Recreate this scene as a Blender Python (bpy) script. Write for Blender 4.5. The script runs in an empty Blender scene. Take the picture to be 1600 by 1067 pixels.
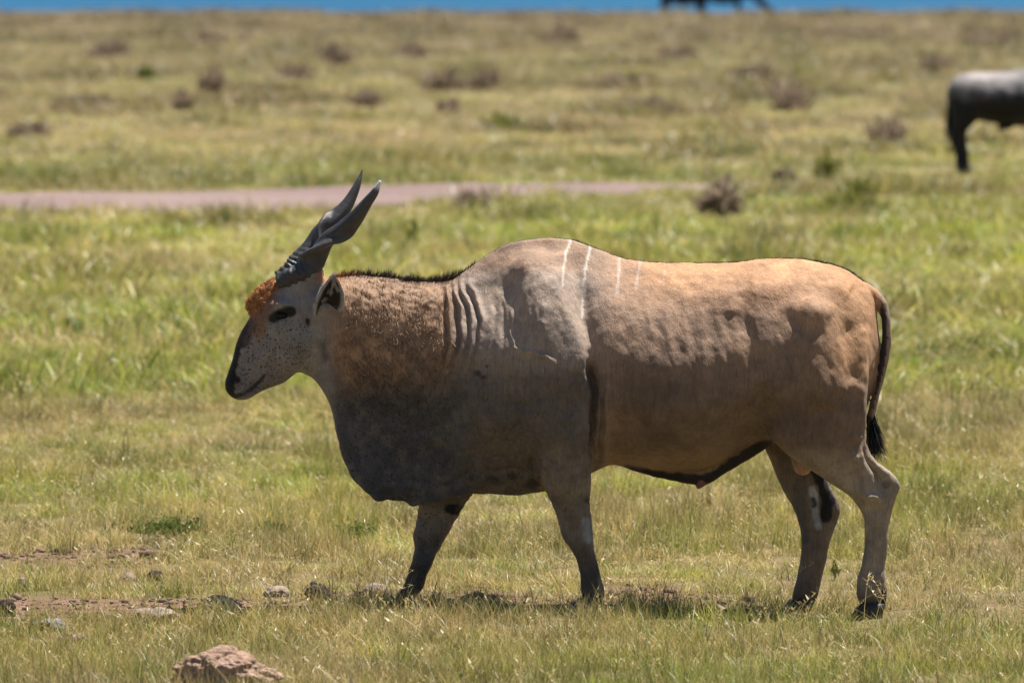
import bpy, math, random
import numpy as np
import openvdb
from mathutils import Vector

SC = bpy.context.scene
COL = SC.collection
rng = np.random.default_rng(7)
random.seed(7)

# ------------------------------------------------------------------ camera
CAM_D, CAM_H, FPX = 39.0, 3.2, 300.0 / 36.0 * 1600.0
PITCH = math.atan(680.5 / FPX)
cam_d = bpy.data.cameras.new('camera')
cam_d.lens = 300.0
cam_d.sensor_width = 36.0
cam_d.clip_start = 1.0
cam_d.clip_end = 30000.0
cam_d.dof.use_dof = True
cam_d.dof.focus_distance = 38.9
cam_d.dof.aperture_fstop = 4.4
cam_d.dof.aperture_blades = 9
cam = bpy.data.objects.new('camera', cam_d)
COL.objects.link(cam)
cam.location = (0, -CAM_D, CAM_H)
cam.rotation_euler = (math.pi / 2 - PITCH, 0, 0)
SC.camera = cam

# ------------------------------------------------------------------ light
SUN_EL, SUN_AZ = math.radians(70), math.radians(54)   # azimuth: from +Y (far) towards +X (right)
w = bpy.data.worlds.new('World')
SC.world = w
w.use_nodes = True
nt = w.node_tree
sky = nt.nodes.new('ShaderNodeTexSky')
sky.sky_type = 'NISHITA'
sky.sun_disc = False
sky.sun_elevation = SUN_EL
sky.sun_rotation = SUN_AZ
sky.altitude = 1700
nt.links.new(sky.outputs[0], nt.nodes['Background'].inputs[0])
nt.nodes['Background'].inputs[1].default_value = 0.05
sun_d = bpy.data.lights.new('sun', 'SUN')
sun_d.energy = 5.0
sun_d.angle = math.radians(0.53)
sun_d.color = (1.0, 0.955, 0.88)
sun = bpy.data.objects.new('sun', sun_d)
COL.objects.link(sun)
sdir = Vector((math.sin(SUN_AZ) * math.cos(SUN_EL), math.cos(SUN_AZ) * math.cos(SUN_EL), math.sin(SUN_EL)))
sun.rotation_euler = sdir.to_track_quat('Z', 'Y').to_euler()
sun.location = (5, 10, 20)
SC.view_settings.view_transform = 'Standard'
SC.view_settings.look = 'None'
SC.view_settings.exposure = 0.9
SC.view_settings.gamma = 1.0
SC.cycles.max_bounces = 5
SC.cycles.diffuse_bounces = 2
SC.cycles.transmission_bounces = 4
SC.cycles.transparent_max_bounces = 8

# ------------------------------------------------------------------ survey helpers
CP, SP = math.cos(PITCH), math.sin(PITCH)


def P(px, py, Y=0.0):
    """surveyed point: photo measurement -> metres on the vertical plane at depth Y"""
    cx, cy = (px - 800.0) / FPX, -(py - 533.5) / FPX
    dy, dz = CP + cy * SP, -SP + cy * CP
    t = (Y + CAM_D) / dy
    return np.array([cx * t, Y, CAM_H + dz * t])


def row2y(row):
    """distance (world Y) of flat ground measured at that photo row"""
    cy = -(row - 533.5) / FPX
    dy, dz = CP + cy * SP, -SP + cy * CP
    return -CAM_H / dz * dy - CAM_D


def y2row(Y):
    return CAM_H * FPX / (np.asarray(Y) + CAM_D) - 147.0


def smooth(a, b, x):
    t = np.clip((x - a) / (b - a), 0, 1)
    return t * t * (3 - 2 * t)


def pchip(x, y, xn):
    x = np.asarray(x, float); y = np.asarray(y, float); xn = np.asarray(xn, float)
    h = np.diff(x); d = np.diff(y) / h
    m = np.zeros_like(y)
    for i in range(1, len(x) - 1):
        if d[i - 1] * d[i] > 0:
            w1 = 2 * h[i] + h[i - 1]; w2 = h[i] + 2 * h[i - 1]
            m[i] = (w1 + w2) / (w1 / d[i - 1] + w2 / d[i])
    m[0], m[-1] = d[0], d[-1]
    xc = np.clip(xn, x[0], x[-1])
    i = np.clip(np.searchsorted(x, xc) - 1, 0, len(x) - 2)
    t = (xc - x[i]) / h[i]
    t2, t3 = t * t, t * t * t
    return ((2 * t3 - 3 * t2 + 1) * y[i] + (t3 - 2 * t2 + t) * h[i] * m[i]
            + (-2 * t3 + 3 * t2) * y[i + 1] + (t3 - t2) * h[i] * m[i + 1])


def hash3(ix, iy, iz, seed):
    n = (ix.astype(np.int64) * 374761393 + iy.astype(np.int64) * 668265263
         + iz.astype(np.int64) * 2147483647 + seed * 144269) & 0xFFFFFFFF
    n = ((n ^ (n >> 13)) * 1274126177) & 0xFFFFFFFF
    n = (n ^ (n >> 16)) & 0xFFFFFF
    return n / float(0xFFFFFF)


def vnoise(p, seed=0):
    """value noise, p (n,3) -> 0..1"""
    f = np.floor(p); t = p - f
    t = t * t * (3 - 2 * t)
    i = f.astype(np.int64)
    out = 0
    for dx in (0, 1):
        for dy in (0, 1):
            for dz in (0, 1):
                wgt = ((t[:, 0] if dx else 1 - t[:, 0]) * (t[:, 1] if dy else 1 - t[:, 1])
                       * (t[:, 2] if dz else 1 - t[:, 2]))
                out = out + wgt * hash3(i[:, 0] + dx, i[:, 1] + dy, i[:, 2] + dz, seed)
    return out


def fbm(p, oct=3, seed=0):
    s, a, tot = 0, 1.0, 0
    p = np.asarray(p, float)
    for k in range(oct):
        s = s + a * vnoise(p * (2.03 ** k), seed + 17 * k); tot += a; a *= 0.5
    return s / tot


def fbm2(x, y, sc, oct=3, seed=0):
    return fbm(np.stack([np.asarray(x) * sc, np.asarray(y) * sc, np.zeros_like(np.asarray(x, float))], 1), oct, seed)


def ground_z(x, y):
    x = np.asarray(x, float); y = np.asarray(y, float)
    sh = x.shape
    x = np.atleast_1d(x).ravel(); y = np.atleast_1d(y).ravel()
    z = (fbm2(x, y, 0.8, 3, 5) - 0.5) * 0.045
    far = smooth(20, 60, y)
    z += far * (fbm2(x, y, 0.12, 2, 9) - 0.5) * 0.22
    z += -0.045 * smooth(0.3, 1.6, x) * smooth(6, 2, np.abs(y + 0.5))
    z += np.where(y > 204, -0.0009 * (y - 204) ** 2, 0)
    return z.reshape(sh)


# ------------------------------------------------------------------ object helpers
def tag(o, label=None, cat=None, group=None, kind=None):
    if label: o['label'] = label
    if cat: o['category'] = cat
    if group: o['group'] = group
    if kind: o['kind'] = kind
    return o


def mesh_obj(name, verts, faces, mat, parent=None, colors=None, attrs=None, smooth_sh=True, link=True):
    me = bpy.data.meshes.new(name)
    verts = np.asarray(verts, np.float32)
    if isinstance(faces, np.ndarray):
        n, k = faces.shape
        me.vertices.add(len(verts))
        me.vertices.foreach_set('co', verts.ravel())
        me.loops.add(n * k)
        me.loops.foreach_set('vertex_index', faces.astype(np.int32).ravel())
        me.polygons.add(n)
        me.polygons.foreach_set('loop_start', np.arange(0, n * k, k, dtype=np.int32))
        me.update(calc_edges=True)
    else:
        me.from_pydata([tuple(v) for v in verts], [], faces)
    me.validate()
    if smooth_sh:
        me.polygons.foreach_set('use_smooth', np.ones(len(me.polygons), bool))
    if colors is not None:
        a = me.attributes.new('coat', 'FLOAT_COLOR', 'POINT')
        c = np.ones((len(verts), 4), np.float32); c[:, :3] = colors
        a.data.foreach_set('color', c.ravel())
    for k, v in (attrs or {}).items():
        a = me.attributes.new(k, 'FLOAT', 'POINT')
        a.data.foreach_set('value', np.asarray(v, np.float32))
    if mat: me.materials.append(mat)
    o = bpy.data.objects.new(name, me)
    if link: COL.objects.link(o)
    if parent is not None:
        o.parent = parent
    return o


def empty(name, loc, rz=0):
    o = bpy.data.objects.new(name, None)
    o.empty_display_size = 0.2
    o.location = loc
    o.rotation_euler = (0, 0, rz)
    COL.objects.link(o)
    return o


class N:
    """small node-tree writer"""
    def __init__(self, name):
        self.m = bpy.data.materials.new(name)
        self.m.use_nodes = True
        self.t = self.m.node_tree
        self.b = self.t.nodes['Principled BSDF']
        self.out = self.t.nodes['Material Output']

    def n(self, kind, **kw):
        nd = self.t.nodes.new(kind)
        for k, v in kw.items():
            if hasattr(nd, k): setattr(nd, k, v)
            else: nd.inputs[k.replace('_', ' ')].default_value = v
        return nd

    def l(self, a, b): self.t.links.new(a, b)

    def noise(self, scale, detail=4, rough=0.6, coord=None, dim=None):
        nd = self.n('ShaderNodeTexNoise')
        nd.inputs['Scale'].default_value = scale
        nd.inputs['Detail'].default_value = detail
        nd.inputs['Roughness'].default_value = rough
        if coord is not None: self.l(coord, nd.inputs['Vector'])
        return nd

    def ramp(self, src, stops):
        nd = self.n('ShaderNodeValToRGB')
        e = nd.color_ramp.elements
        while len(e) > 1: e.remove(e[-1])
        for i, (p, c) in enumerate(stops):
            el = e[0] if i == 0 else e.new(p)
            el.position = p
            el.color = tuple(c) + (1,) if len(c) == 3 else c
        self.l(src, nd.inputs[0])
        return nd

    def mix(self, a, b, fac, mode='MIX'):
        nd = self.n('ShaderNodeMix', data_type='RGBA', blend_type=mode)
        for s, v in ((nd.inputs[6], a), (nd.inputs[7], b), (nd.inputs[0], fac)):
            if hasattr(v, 'is_output'): self.l(v, s)
            else: s.default_value = (tuple(v) + (1,)) if isinstance(v, tuple) else v
        return nd.outputs[2]

    def math(self, op, a, b=0.0, clamp=False):
        nd = self.n('ShaderNodeMath', operation=op, use_clamp=clamp)
        for s, v in ((nd.inputs[0], a), (nd.inputs[1], b)):
            if hasattr(v, 'is_output'): self.l(v, s)
            else: s.default_value = v
        return nd.outputs[0]

    def bump(self, src, strength, dist, prev=None):
        nd = self.n('ShaderNodeBump')
        nd.inputs['Strength'].default_value = strength
        nd.inputs['Distance'].default_value = dist
        self.l(src, nd.inputs['Height'])
        if prev is not None: self.l(prev, nd.inputs['Normal'])
        self.l(nd.outputs[0], self.b.inputs['Normal'])
        return nd.outputs[0]

    def coord(self, kind='Object', scale=None):
        tc = self.n('ShaderNodeTexCoord')
        o = tc.outputs[kind]
        if scale:
            mp = self.n('ShaderNodeMapping')
            mp.inputs['Scale'].default_value = scale
            self.l(o, mp.inputs['Vector'])
            o = mp.outputs[0]
        return o

    def attr(self, name, kind='GEOMETRY'):
        return self.n('ShaderNodeAttribute', attribute_name=name, attribute_type=kind)

    def set(self, **kw):
        for k, v in kw.items():
            s = self.b.inputs[k.replace('_', ' ')]
            if hasattr(v, 'is_output'): self.l(v, s)
            else: s.default_value = (tuple(v) + (1,)) if isinstance(v, tuple) and s.type == 'RGBA' else v
        return self


# ------------------------------------------------------------------ materials
def mat_ground():
    m = N('soil_and_thatch')
    co = m.coord('Object')
    n1 = m.noise(0.5, 5, 0.6, co); n2 = m.noise(9, 5, 0.7, co); n3 = m.noise(60, 3, 0.7, co)
    c = m.ramp(n1.outputs[0], [(0.3, (0.17, 0.13, 0.07)), (0.5, (0.19, 0.15, 0.075)), (0.7, (0.15, 0.14, 0.055))])
    soil = m.ramp(n2.outputs[0], [(0.3, (0.13, 0.075, 0.052)), (0.55, (0.24, 0.15, 0.105)), (0.72, (0.34, 0.235, 0.175))])
    bare = m.attr('bare')
    bm_ = m.math('ADD', bare.outputs['Fac'], m.math('MULTIPLY', m.math('SUBTRACT', n2.outputs[0], 0.5), 0.9), True)
    cc = m.mix(c.outputs[0], soil.outputs[0], bm_)
    c2 = m.ramp(n2.outputs[0], [(0.3, (0.5, 0.45, 0.42)), (0.7, (1.1, 1.05, 1.0))])
    col = m.mix(cc, c2.outputs[0], 0.6, 'MULTIPLY')
    m.set(Base_Color=col, Roughness=0.95, Specular_IOR_Level=0.1)
    b = m.bump(n2.outputs[0], 0.8, 0.05)
    m.bump(n3.outputs[0], 0.7, 0.01, b)
    return m.m


def mat_road():
    m = N('packed_dirt')
    co = m.coord('Object')
    n1 = m.noise(0.35, 4, 0.6, co); n2 = m.noise(14, 4, 0.7, co)
    c = m.ramp(n1.outputs[0], [(0.3, (0.20, 0.14, 0.128)), (0.7, (0.25, 0.185, 0.168))])
    col = m.mix(c.outputs[0], m.ramp(n2.outputs[0], [(0.3, (0.75, 0.75, 0.75)), (0.7, (1.1, 1.1, 1.1))]).outputs[0], 0.6, 'MULTIPLY')
    m.set(Base_Color=col, Roughness=0.95, Specular_IOR_Level=0.1)
    m.bump(n2.outputs[0], 0.6, 0.02)
    return m.m


def mat_lake():
    m = N('turbid_lake_water')
    co = m.coord('Object', (0.02, 0.004, 0.02))
    n1 = m.noise(1.0, 3, 0.5, co)
    c = m.ramp(n1.outputs[0], [(0.35, (0.010, 0.080, 0.165)), (0.65, (0.014, 0.092, 0.18))])
    n2 = m.noise(0.6, 3, 0.6, m.coord('Object'))
    m.set(Base_Color=c.outputs[0], Roughness=0.45, IOR=1.33, Specular_IOR_Level=0.12)
    m.bump(n2.outputs[0], 0.3, 0.2)
    return m.m


def mat_grass(name, trans=0.42):
    m = N(name)
    a = m.attr('tint', 'INSTANCER')
    g = m.attr('shade')
    oi = m.n('ShaderNodeObjectInfo')
    co = m.coord('Object')
    nz = m.noise(40, 2, 0.6, co)
    straw = m.mix(a.outputs['Color'], (0.54, 0.43, 0.20), m.math('MULTIPLY', m.math('GREATER_THAN', g.outputs['Fac'], 0.74), 0.75))
    straw = m.mix(straw, m.mix(straw, (0.42, 0.62, 0.35), 1.0, 'MULTIPLY'), m.math('LESS_THAN', g.outputs['Fac'], 0.22))
    v = m.math('MULTIPLY_ADD', nz.outputs[0], 0.5)
    v.node.inputs[2].default_value = 0.75
    hsv = m.n('ShaderNodeHueSaturation')
    m.l(straw, hsv.inputs['Color'])
    m.l(v, hsv.inputs['Value'])
    col = hsv.outputs[0]
    t = m.t
    dif = m.n('ShaderNodeBsdfDiffuse'); tr = m.n('ShaderNodeBsdfTranslucent'); mx = m.n('ShaderNodeMixShader')
    m.l(col, dif.inputs['Color']); m.l(col, tr.inputs['Color'])
    mx.inputs[0].default_value = trans
    m.l(dif.outputs[0], mx.inputs[1]); m.l(tr.outputs[0], mx.inputs[2])
    gl = m.n('ShaderNodeBsdfGlossy'); gl.inputs['Roughness'].default_value = 0.45
    gl.inputs['Color'].default_value = (1, 1, 1, 1)
    mx2 = m.n('ShaderNodeMixShader'); mx2.inputs[0].default_value = 0.04
    m.l(mx.outputs[0], mx2.inputs[1]); m.l(gl.outputs[0], mx2.inputs[2])
    m.l(mx2.outputs[0], m.out.inputs['Surface'])
    t.nodes.remove(m.b)
    return m.m


def mat_leaf(name, c1, c2, trans=0.3):
    m = N(name)
    nz = m.noise(7, 3, 0.6, m.coord('Object'))
    col = m.ramp(nz.outputs[0], [(0.3, c1), (0.7, c2)]).outputs[0]
    dif = m.n('ShaderNodeBsdfDiffuse'); tr = m.n('ShaderNodeBsdfTranslucent'); mx = m.n('ShaderNodeMixShader')
    m.l(col, dif.inputs['Color']); m.l(col, tr.inputs['Color'])
    mx.inputs[0].default_value = trans
    m.l(dif.outputs[0], mx.inputs[1]); m.l(tr.outputs[0], mx.inputs[2])
    m.l(mx.outputs[0], m.out.inputs['Surface'])
    m.t.nodes.remove(m.b)
    return m.m


def mat_clod(name, c1, c2, c3):
    m = N(name)
    co = m.coord('Object')
    n1 = m.noise(9, 5, 0.65, co); n2 = m.noise(45, 4, 0.7, co)
    c = m.ramp(n1.outputs[0], [(0.3, c1), (0.52, c2), (0.72, c3)])
    col = m.mix(c.outputs[0], m.ramp(n2.outputs[0], [(0.3, (0.6, 0.58, 0.56)), (0.7, (1.1, 1.1, 1.1))]).outputs[0], 0.7, 'MULTIPLY')
    m.set(Base_Color=col, Roughness=0.95, Specular_IOR_Level=0.15)
    b = m.bump(n1.outputs[0], 0.7, 0.03)
    m.bump(n2.outputs[0], 0.8, 0.01, b)
    return m.m


def mat_coat(name, rough=0.62, sheen=0.05, spec=0.25):
    m = N(name)
    co = m.coord('Object')
    a = m.attr('coat')
    sp = m.attr('speckle')
    n1 = m.noise(14, 5, 0.65, co)
    st = m.noise(1.0, 4, 0.7, m.coord('Object', (150, 150, 38)))      # hair grain running downwards
    fine = m.noise(260, 3, 0.7, co)
    col = m.mix(a.outputs['Color'], m.ramp(n1.outputs[0], [(0.3, (0.72, 0.70, 0.69)), (0.7, (1.2, 1.18, 1.15))]).outputs[0], 0.85, 'MULTIPLY')
    col = m.mix(col, m.ramp(st.outputs[0], [(0.32, (0.78, 0.77, 0.76)), (0.68, (1.14, 1.13, 1.12))]).outputs[0], 0.75, 'MULTIPLY')
    big = m.noise(4.5, 4, 0.7, co)
    col = m.mix(col, m.ramp(big.outputs[0], [(0.34, (0.74, 0.74, 0.77)), (0.5, (1.0, 1.0, 1.0)), (0.68, (1.22, 1.18, 1.12))]).outputs[0], 0.8, 'MULTIPLY')
    scr = m.noise(1.0, 5, 0.75, m.coord('Object', (70, 70, 9)))
    col = m.mix(col, m.ramp(scr.outputs[0], [(0.36, (0.70, 0.69, 0.69)), (0.5, (1.0, 1.0, 1.0)), (0.66, (1.25, 1.22, 1.2))]).outputs[0], 0.55, 'MULTIPLY')
    vo = m.n('ShaderNodeTexVoronoi'); vo.inputs['Scale'].default_value = 105
    vo.inputs['Randomness'].default_value = 1.0
    dn = m.noise(180, 2, 0.5, co)
    add = m.n('ShaderNodeMix', data_type='VECTOR'); add.inputs[0].default_value = 0.006
    m.l(co, add.inputs[4]); m.l(dn.outputs[1], add.inputs[5])
    m.l(add.outputs[1], vo.inputs['Vector'])
    sep = m.n('ShaderNodeSeparateColor'); m.l(vo.outputs['Color'], sep.inputs[0])
    rad = m.math('MULTIPLY', m.math('SUBTRACT', m.math('MULTIPLY', sep.outputs[0], sp.outputs['Fac']), 0.17), 0.70)
    dot = m.math('MULTIPLY', m.math('SUBTRACT', rad, vo.outputs['Distance']), 14.0, True)
    dot = m.math('MULTIPLY', dot, 0.9)
    col = m.mix(col, (0.022, 0.02, 0.022), dot)
    m.set(Base_Color=col, Roughness=rough, Specular_IOR_Level=spec, Sheen_Weight=sheen, Sheen_Roughness=0.4)
    wr = m.noise(1.0, 4, 0.6, m.coord('Object', (30, 30, 13)))
    b = m.bump(wr.outputs[0], 0.16, 0.03)
    b = m.bump(st.outputs[0], 0.5, 0.008, b)
    m.bump(fine.outputs[0], 0.25, 0.003, b)
    return m.m


def mat_hair(name, rough=0.5, spec=0.4):
    m = N(name)
    a = m.attr('coat')
    m.set(Base_Color=a.outputs['Color'], Roughness=rough, Specular_IOR_Level=spec)
    return m.m


def mat_horn(name='horn_keratin'):
    m = N(name)
    co = m.coord('Object')
    a = m.attr('coat')
    n1 = m.noise(18, 5, 0.7, co); n2 = m.noise(1.0, 4, 0.7, m.coord('Object', (30, 90, 140)))
    col = m.mix(a.outputs['Color'], m.ramp(n1.outputs[0], [(0.3, (0.55, 0.55, 0.57)), (0.7, (1.35, 1.35, 1.38))]).outputs[0], 0.8, 'MULTIPLY')
    m.set(Base_Color=col, Roughness=0.48, Specular_IOR_Level=0.5)
    b = m.bump(n2.outputs[0], 0.35, 0.008)
    m.bump(n1.outputs[0], 0.3, 0.01, b)
    return m.m


def mat_plain(name, c, rough, spec=0.5, ns=30, amt=0.3):
    m = N(name)
    nz = m.noise(ns, 4, 0.6, m.coord('Object'))
    lo = tuple(x * (1 - amt) for x in c); hi = tuple(min(1, x * (1 + amt)) for x in c)
    m.set(Base_Color=m.ramp(nz.outputs[0], [(0.3, lo), (0.7, hi)]).outputs[0], Roughness=rough, Specular_IOR_Level=spec)
    return m.m


M = dict(ground=mat_ground(), road=mat_road(), lake=mat_lake(), grass=mat_grass('grass_blade'),
         coat=mat_coat('eland_coat'), wcoat=mat_coat('wildebeest_coat', 0.5, 0.0, 0.2), hair=mat_hair('coarse_hair'),
         fur=mat_hair('curly_fur', 0.7, 0.2), horn=mat_horn(),
         eye=mat_plain('eye', (0.006, 0.005, 0.004), 0.06, 0.22), hoof=mat_plain('hoof_keratin', (0.03, 0.026, 0.024), 0.5),
         soil=mat_clod('crumbly_soil', (0.26, 0.165, 0.12), (0.40, 0.27, 0.20), (0.50, 0.37, 0.29)),
         pale=mat_clod('pale_soil', (0.26, 0.2, 0.16), (0.36, 0.285, 0.235), (0.43, 0.35, 0.30)),
         brown=mat_clod('brown_soil', (0.13, 0.085, 0.06), (0.21, 0.145, 0.105), (0.28, 0.2, 0.15)),
         dark=mat_clod('dark_dung', (0.035, 0.026, 0.024), (0.07, 0.052, 0.046), (0.11, 0.085, 0.075)),
         stone=mat_clod('grey_stone', (0.16, 0.15, 0.16), (0.24, 0.23, 0.235), (0.32, 0.31, 0.32)),
         shrub=mat_leaf('dry_shrub_leaf', (0.22, 0.165, 0.125), (0.33, 0.255, 0.18), .5),
         weed=mat_leaf('weed_leaf', (0.10, 0.135, 0.035), (0.18, 0.21, 0.06), .4),
         olive=mat_leaf('olive_shrub_leaf', (0.17, 0.19, 0.05), (0.26, 0.26, 0.07), .45),
         twig=mat_plain('twig', (0.09, 0.065, 0.045), 0.9, 0.1))

# ------------------------------------------------------------------ ground, road, lake
def bare_mask(px, row, x, y):
    """1 where soil is bare"""
    nz = (fbm2(x, y, 1.6, 3, 44) - 0.5) * 2
    m = np.zeros_like(px)
    for cx, cy, ax, ay, s in ((150, 958, 300, 20, 1.0), (40, 948, 200, 13, 1.0), (70, 872, 190, 15, 0.75), (360, 948, 130, 12, 0.7), (740, 935, 120, 12, 0.8),
                              (1020, 928, 110, 12, 0.85), (60, 1030, 90, 10, 0.5), (560, 928, 90, 9, 0.6), (1150, 938, 80, 9, 0.6)):
        d = ((px - cx) / ax) ** 2 + ((row - cy) / ay) ** 2
        m = np.maximum(m, s * np.clip(1.5 - d + nz * 0.7, 0, 1))
    return m


gx = np.unique(np.concatenate([np.linspace(-6, 6, 121), np.linspace(-30, 30, 81), np.linspace(-400, 400, 41)]))
gy = np.unique(np.concatenate([np.linspace(-80, -8, 19), np.linspace(-7, 14, 141), np.linspace(14.5, 90, 120), np.linspace(91, 330, 120)]))
GX, GY = np.meshgrid(gx, gy)
GZ = ground_z(GX, GY)
nxg, nyg = len(gx), len(gy)
ii = np.arange(nxg * nyg).reshape(nyg, nxg)
q = np.stack([ii[:-1, :-1].ravel(), ii[:-1, 1:].ravel(), ii[1:, 1:].ravel(), ii[1:, :-1].ravel()], 1)
tag(mesh_obj('ground', np.stack([GX.ravel(), GY.ravel(), GZ.ravel()], 1), q, M['ground'], attrs={'bare': bare_mask((800 + FPX * GX / (np.maximum(GY, -30) + CAM_D)).ravel(), y2row(np.maximum(GY, -30)).ravel(), GX.ravel(), GY.ravel())}), kind='structure')

lv, lf = [], []
lx = np.linspace(-3000, 3000, 13); ly = np.array([284, 400, 700, 1500, 3000, 7000.0])
for yv in ly:
    for xv in lx: lv.append((xv, yv, -6.0))
for j in range(len(ly) - 1):
    for i in range(len(lx) - 1):
        a = j * len(lx) + i
        lf.append((a, a + 1, a + 1 + len(lx), a + len(lx)))
tag(mesh_obj('lake', lv, lf, M['lake']), kind='structure')

# edges of the dirt track (x px, far edge row, near edge row) measured on the photo, laid out in metres
RD = [(-700, 312, 334), (0, 306, 335), (250, 304, 337), (430, 302, 336), (520, 300.5, 333), (700, 298.5, 323), (900, 297, 313), (1100, 296, 308), (1260, 292, 300), (1340, 289, 292)]
rd_x = np.array([(a - 800) / FPX * (row2y((b + c) / 2) + CAM_D) for a, b, c in RD])
rd_far = np.array([row2y(b) for a, b, c in RD]); rd_near = np.array([row2y(c) for a, b, c in RD])
rx = np.linspace(rd_x[0], rd_x[-1], 120)
rf = pchip(rd_x, rd_far, rx); rn = pchip(rd_x, rd_near, rx)
wob = (fbm2(rx, rx * 0, 0.7, 3, 3) - 0.5) * 1.2
wob2 = (fbm2(rx, rx * 0 + 9, 0.7, 3, 4) - 0.5) * 1.2
rv, rq = [], []
KR = 9
for i in range(120):
    for k in range(KR):
        t = k / (KR - 1)
        yy = (rn[i] + wob[i]) * (1 - t) + (rf[i] + wob2[i]) * t
        rv.append((rx[i], yy, float(ground_z(rx[i], yy)) + 0.035))
for i in range(119):
    for k in range(KR - 1):
        a = i * KR + k
        rq.append((a, a + KR, a + KR + 1, a + 1))
tag(mesh_obj('dirt_track', rv, rq, M['road']), kind='structure')


def on_road(x, y, pad=0.0):
    f = np.interp(x, rx, rf + wob2); n = np.interp(x, rx, rn + wob)
    return (y > n - pad) & (y < f + pad) & (x < rx[-1]) & (x > rx[0])


# ------------------------------------------------------------------ grass
SRC = bpy.data.collections.new('grass_sources')


def ribbon_mesh(blades):
    """blades: list of (points (k,3), side (3,), width, shade)"""
    v, f, s = [], [], []
    for pts, side, wd, sh in blades:
        b = len(v); k = len(pts)
        for j, p in enumerate(pts):
            t = j / (k - 1)
            ww = wd * (1 - t ** 1.6) * 0.5
            if j == k - 1:
                v.append(p); s.append(sh)
            else:
                v.append(p - side * ww); v.append(p + side * ww); s += [sh, sh]
        for j in range(k - 2):
            f.append((b + 2 * j, b + 2 * j + 1, b + 2 * j + 3, b + 2 * j + 2))
        f.append((b + 2 * k - 4, b + 2 * k - 3, b + 2 * k - 2))
    return v, f, s


def tuft(idx, n, h0, h1, spread, lean, width, seed, kind='blade'):
    r = np.random.default_rng(seed)
    bl = []
    for i in range(n):
        a = r.uniform(0, 2 * math.pi); rr = spread * math.sqrt(r.uniform())
        base = np.array([rr * math.cos(a), rr * math.sin(a), -0.012])
        h = r.uniform(h0, h1)
        la = r.uniform(0, 2 * math.pi); lm = lean * r.uniform(0.2, 1.3)
        d = np.array([math.cos(la), math.sin(la), 0])
        sa = r.uniform(0, math.pi)
        side = np.array([math.cos(sa), math.sin(sa), 0])
        sh = r.uniform()
        if kind == 'blade':
            pts = [base + d * h * lm * (t ** 1.8) + np.array([0, 0, h * t * (1 - 0.25 * lm * t)]) for t in (0, 0.35, 0.7, 1.0)]
            bl.append((pts, side, width * r.uniform(0.7, 1.3), sh))
        elif kind == 'flat':
            pts = [base + d * h * t * 0.9 + np.array([0, 0, h * (0.45 * t - 0.35 * t * t) + 0.01]) for t in (0, 0.35, 0.7, 1.0)]
            bl.append((pts, np.cross(d, (0, 0, 1)), width * r.uniform(0.7, 1.3), 0.5 + 0.5 * sh))
        else:   # seed stalk
            pts = [base + d * h * lm * (t ** 2) + np.array([0, 0, h * t]) for t in (0, 0.4, 0.75, 1.0)]
            bl.append((pts, side, width, 0.9))
            top = pts[-1]
            for j in range(7):
                q0 = pts[2] + (top - pts[2]) * r.uniform(0.1, 1)
                dd = np.array([r.normal(), r.normal(), 1.0]); dd /= np.linalg.norm(dd)
                ln = h * r.uniform(0.06, 0.14)
                bl.append(([q0, q0 + dd * ln * 0.5, q0 + dd * ln], side, width * 2.0, 0.95))
    v, f, s = ribbon_mesh(bl)
    o = mesh_obj('grass_tuft_%02d' % idx, v, f, M['grass'], attrs={'shade': s}, link=False)
    SRC.objects.link(o)


for k in range(4): tuft(k, 44, 0.03, 0.10, 0.095, 0.6, 0.0034, 100 + k)           # 0-3 short
for k in range(3): tuft(4 + k, 34, 0.05, 0.16, 0.08, 0.7, 0.0038, 200 + k)          # 4-6 taller
for k in range(2): tuft(7 + k, 30, 0.05, 0.11, 0.12, 0.4, 0.004, 300 + k, 'flat')  # 7-8 matted straw
for k in range(3): tuft(9 + k, 4, 0.13, 0.28, 0.08, 0.75, 0.0026, 400 + k, 'stalk')  # 9-11 seed stalks
for k in range(3): tuft(12 + k, 26, 0.10, 0.26, 0.20, 0.7, 0.012, 500 + k)         # 12-14 coarse, far plain
for k in range(2): tuft(15 + k, 24, 0.10, 0.16, 0.22, 0.4, 0.014, 600 + k, 'flat')  # 15-16 coarse matted, far

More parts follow.
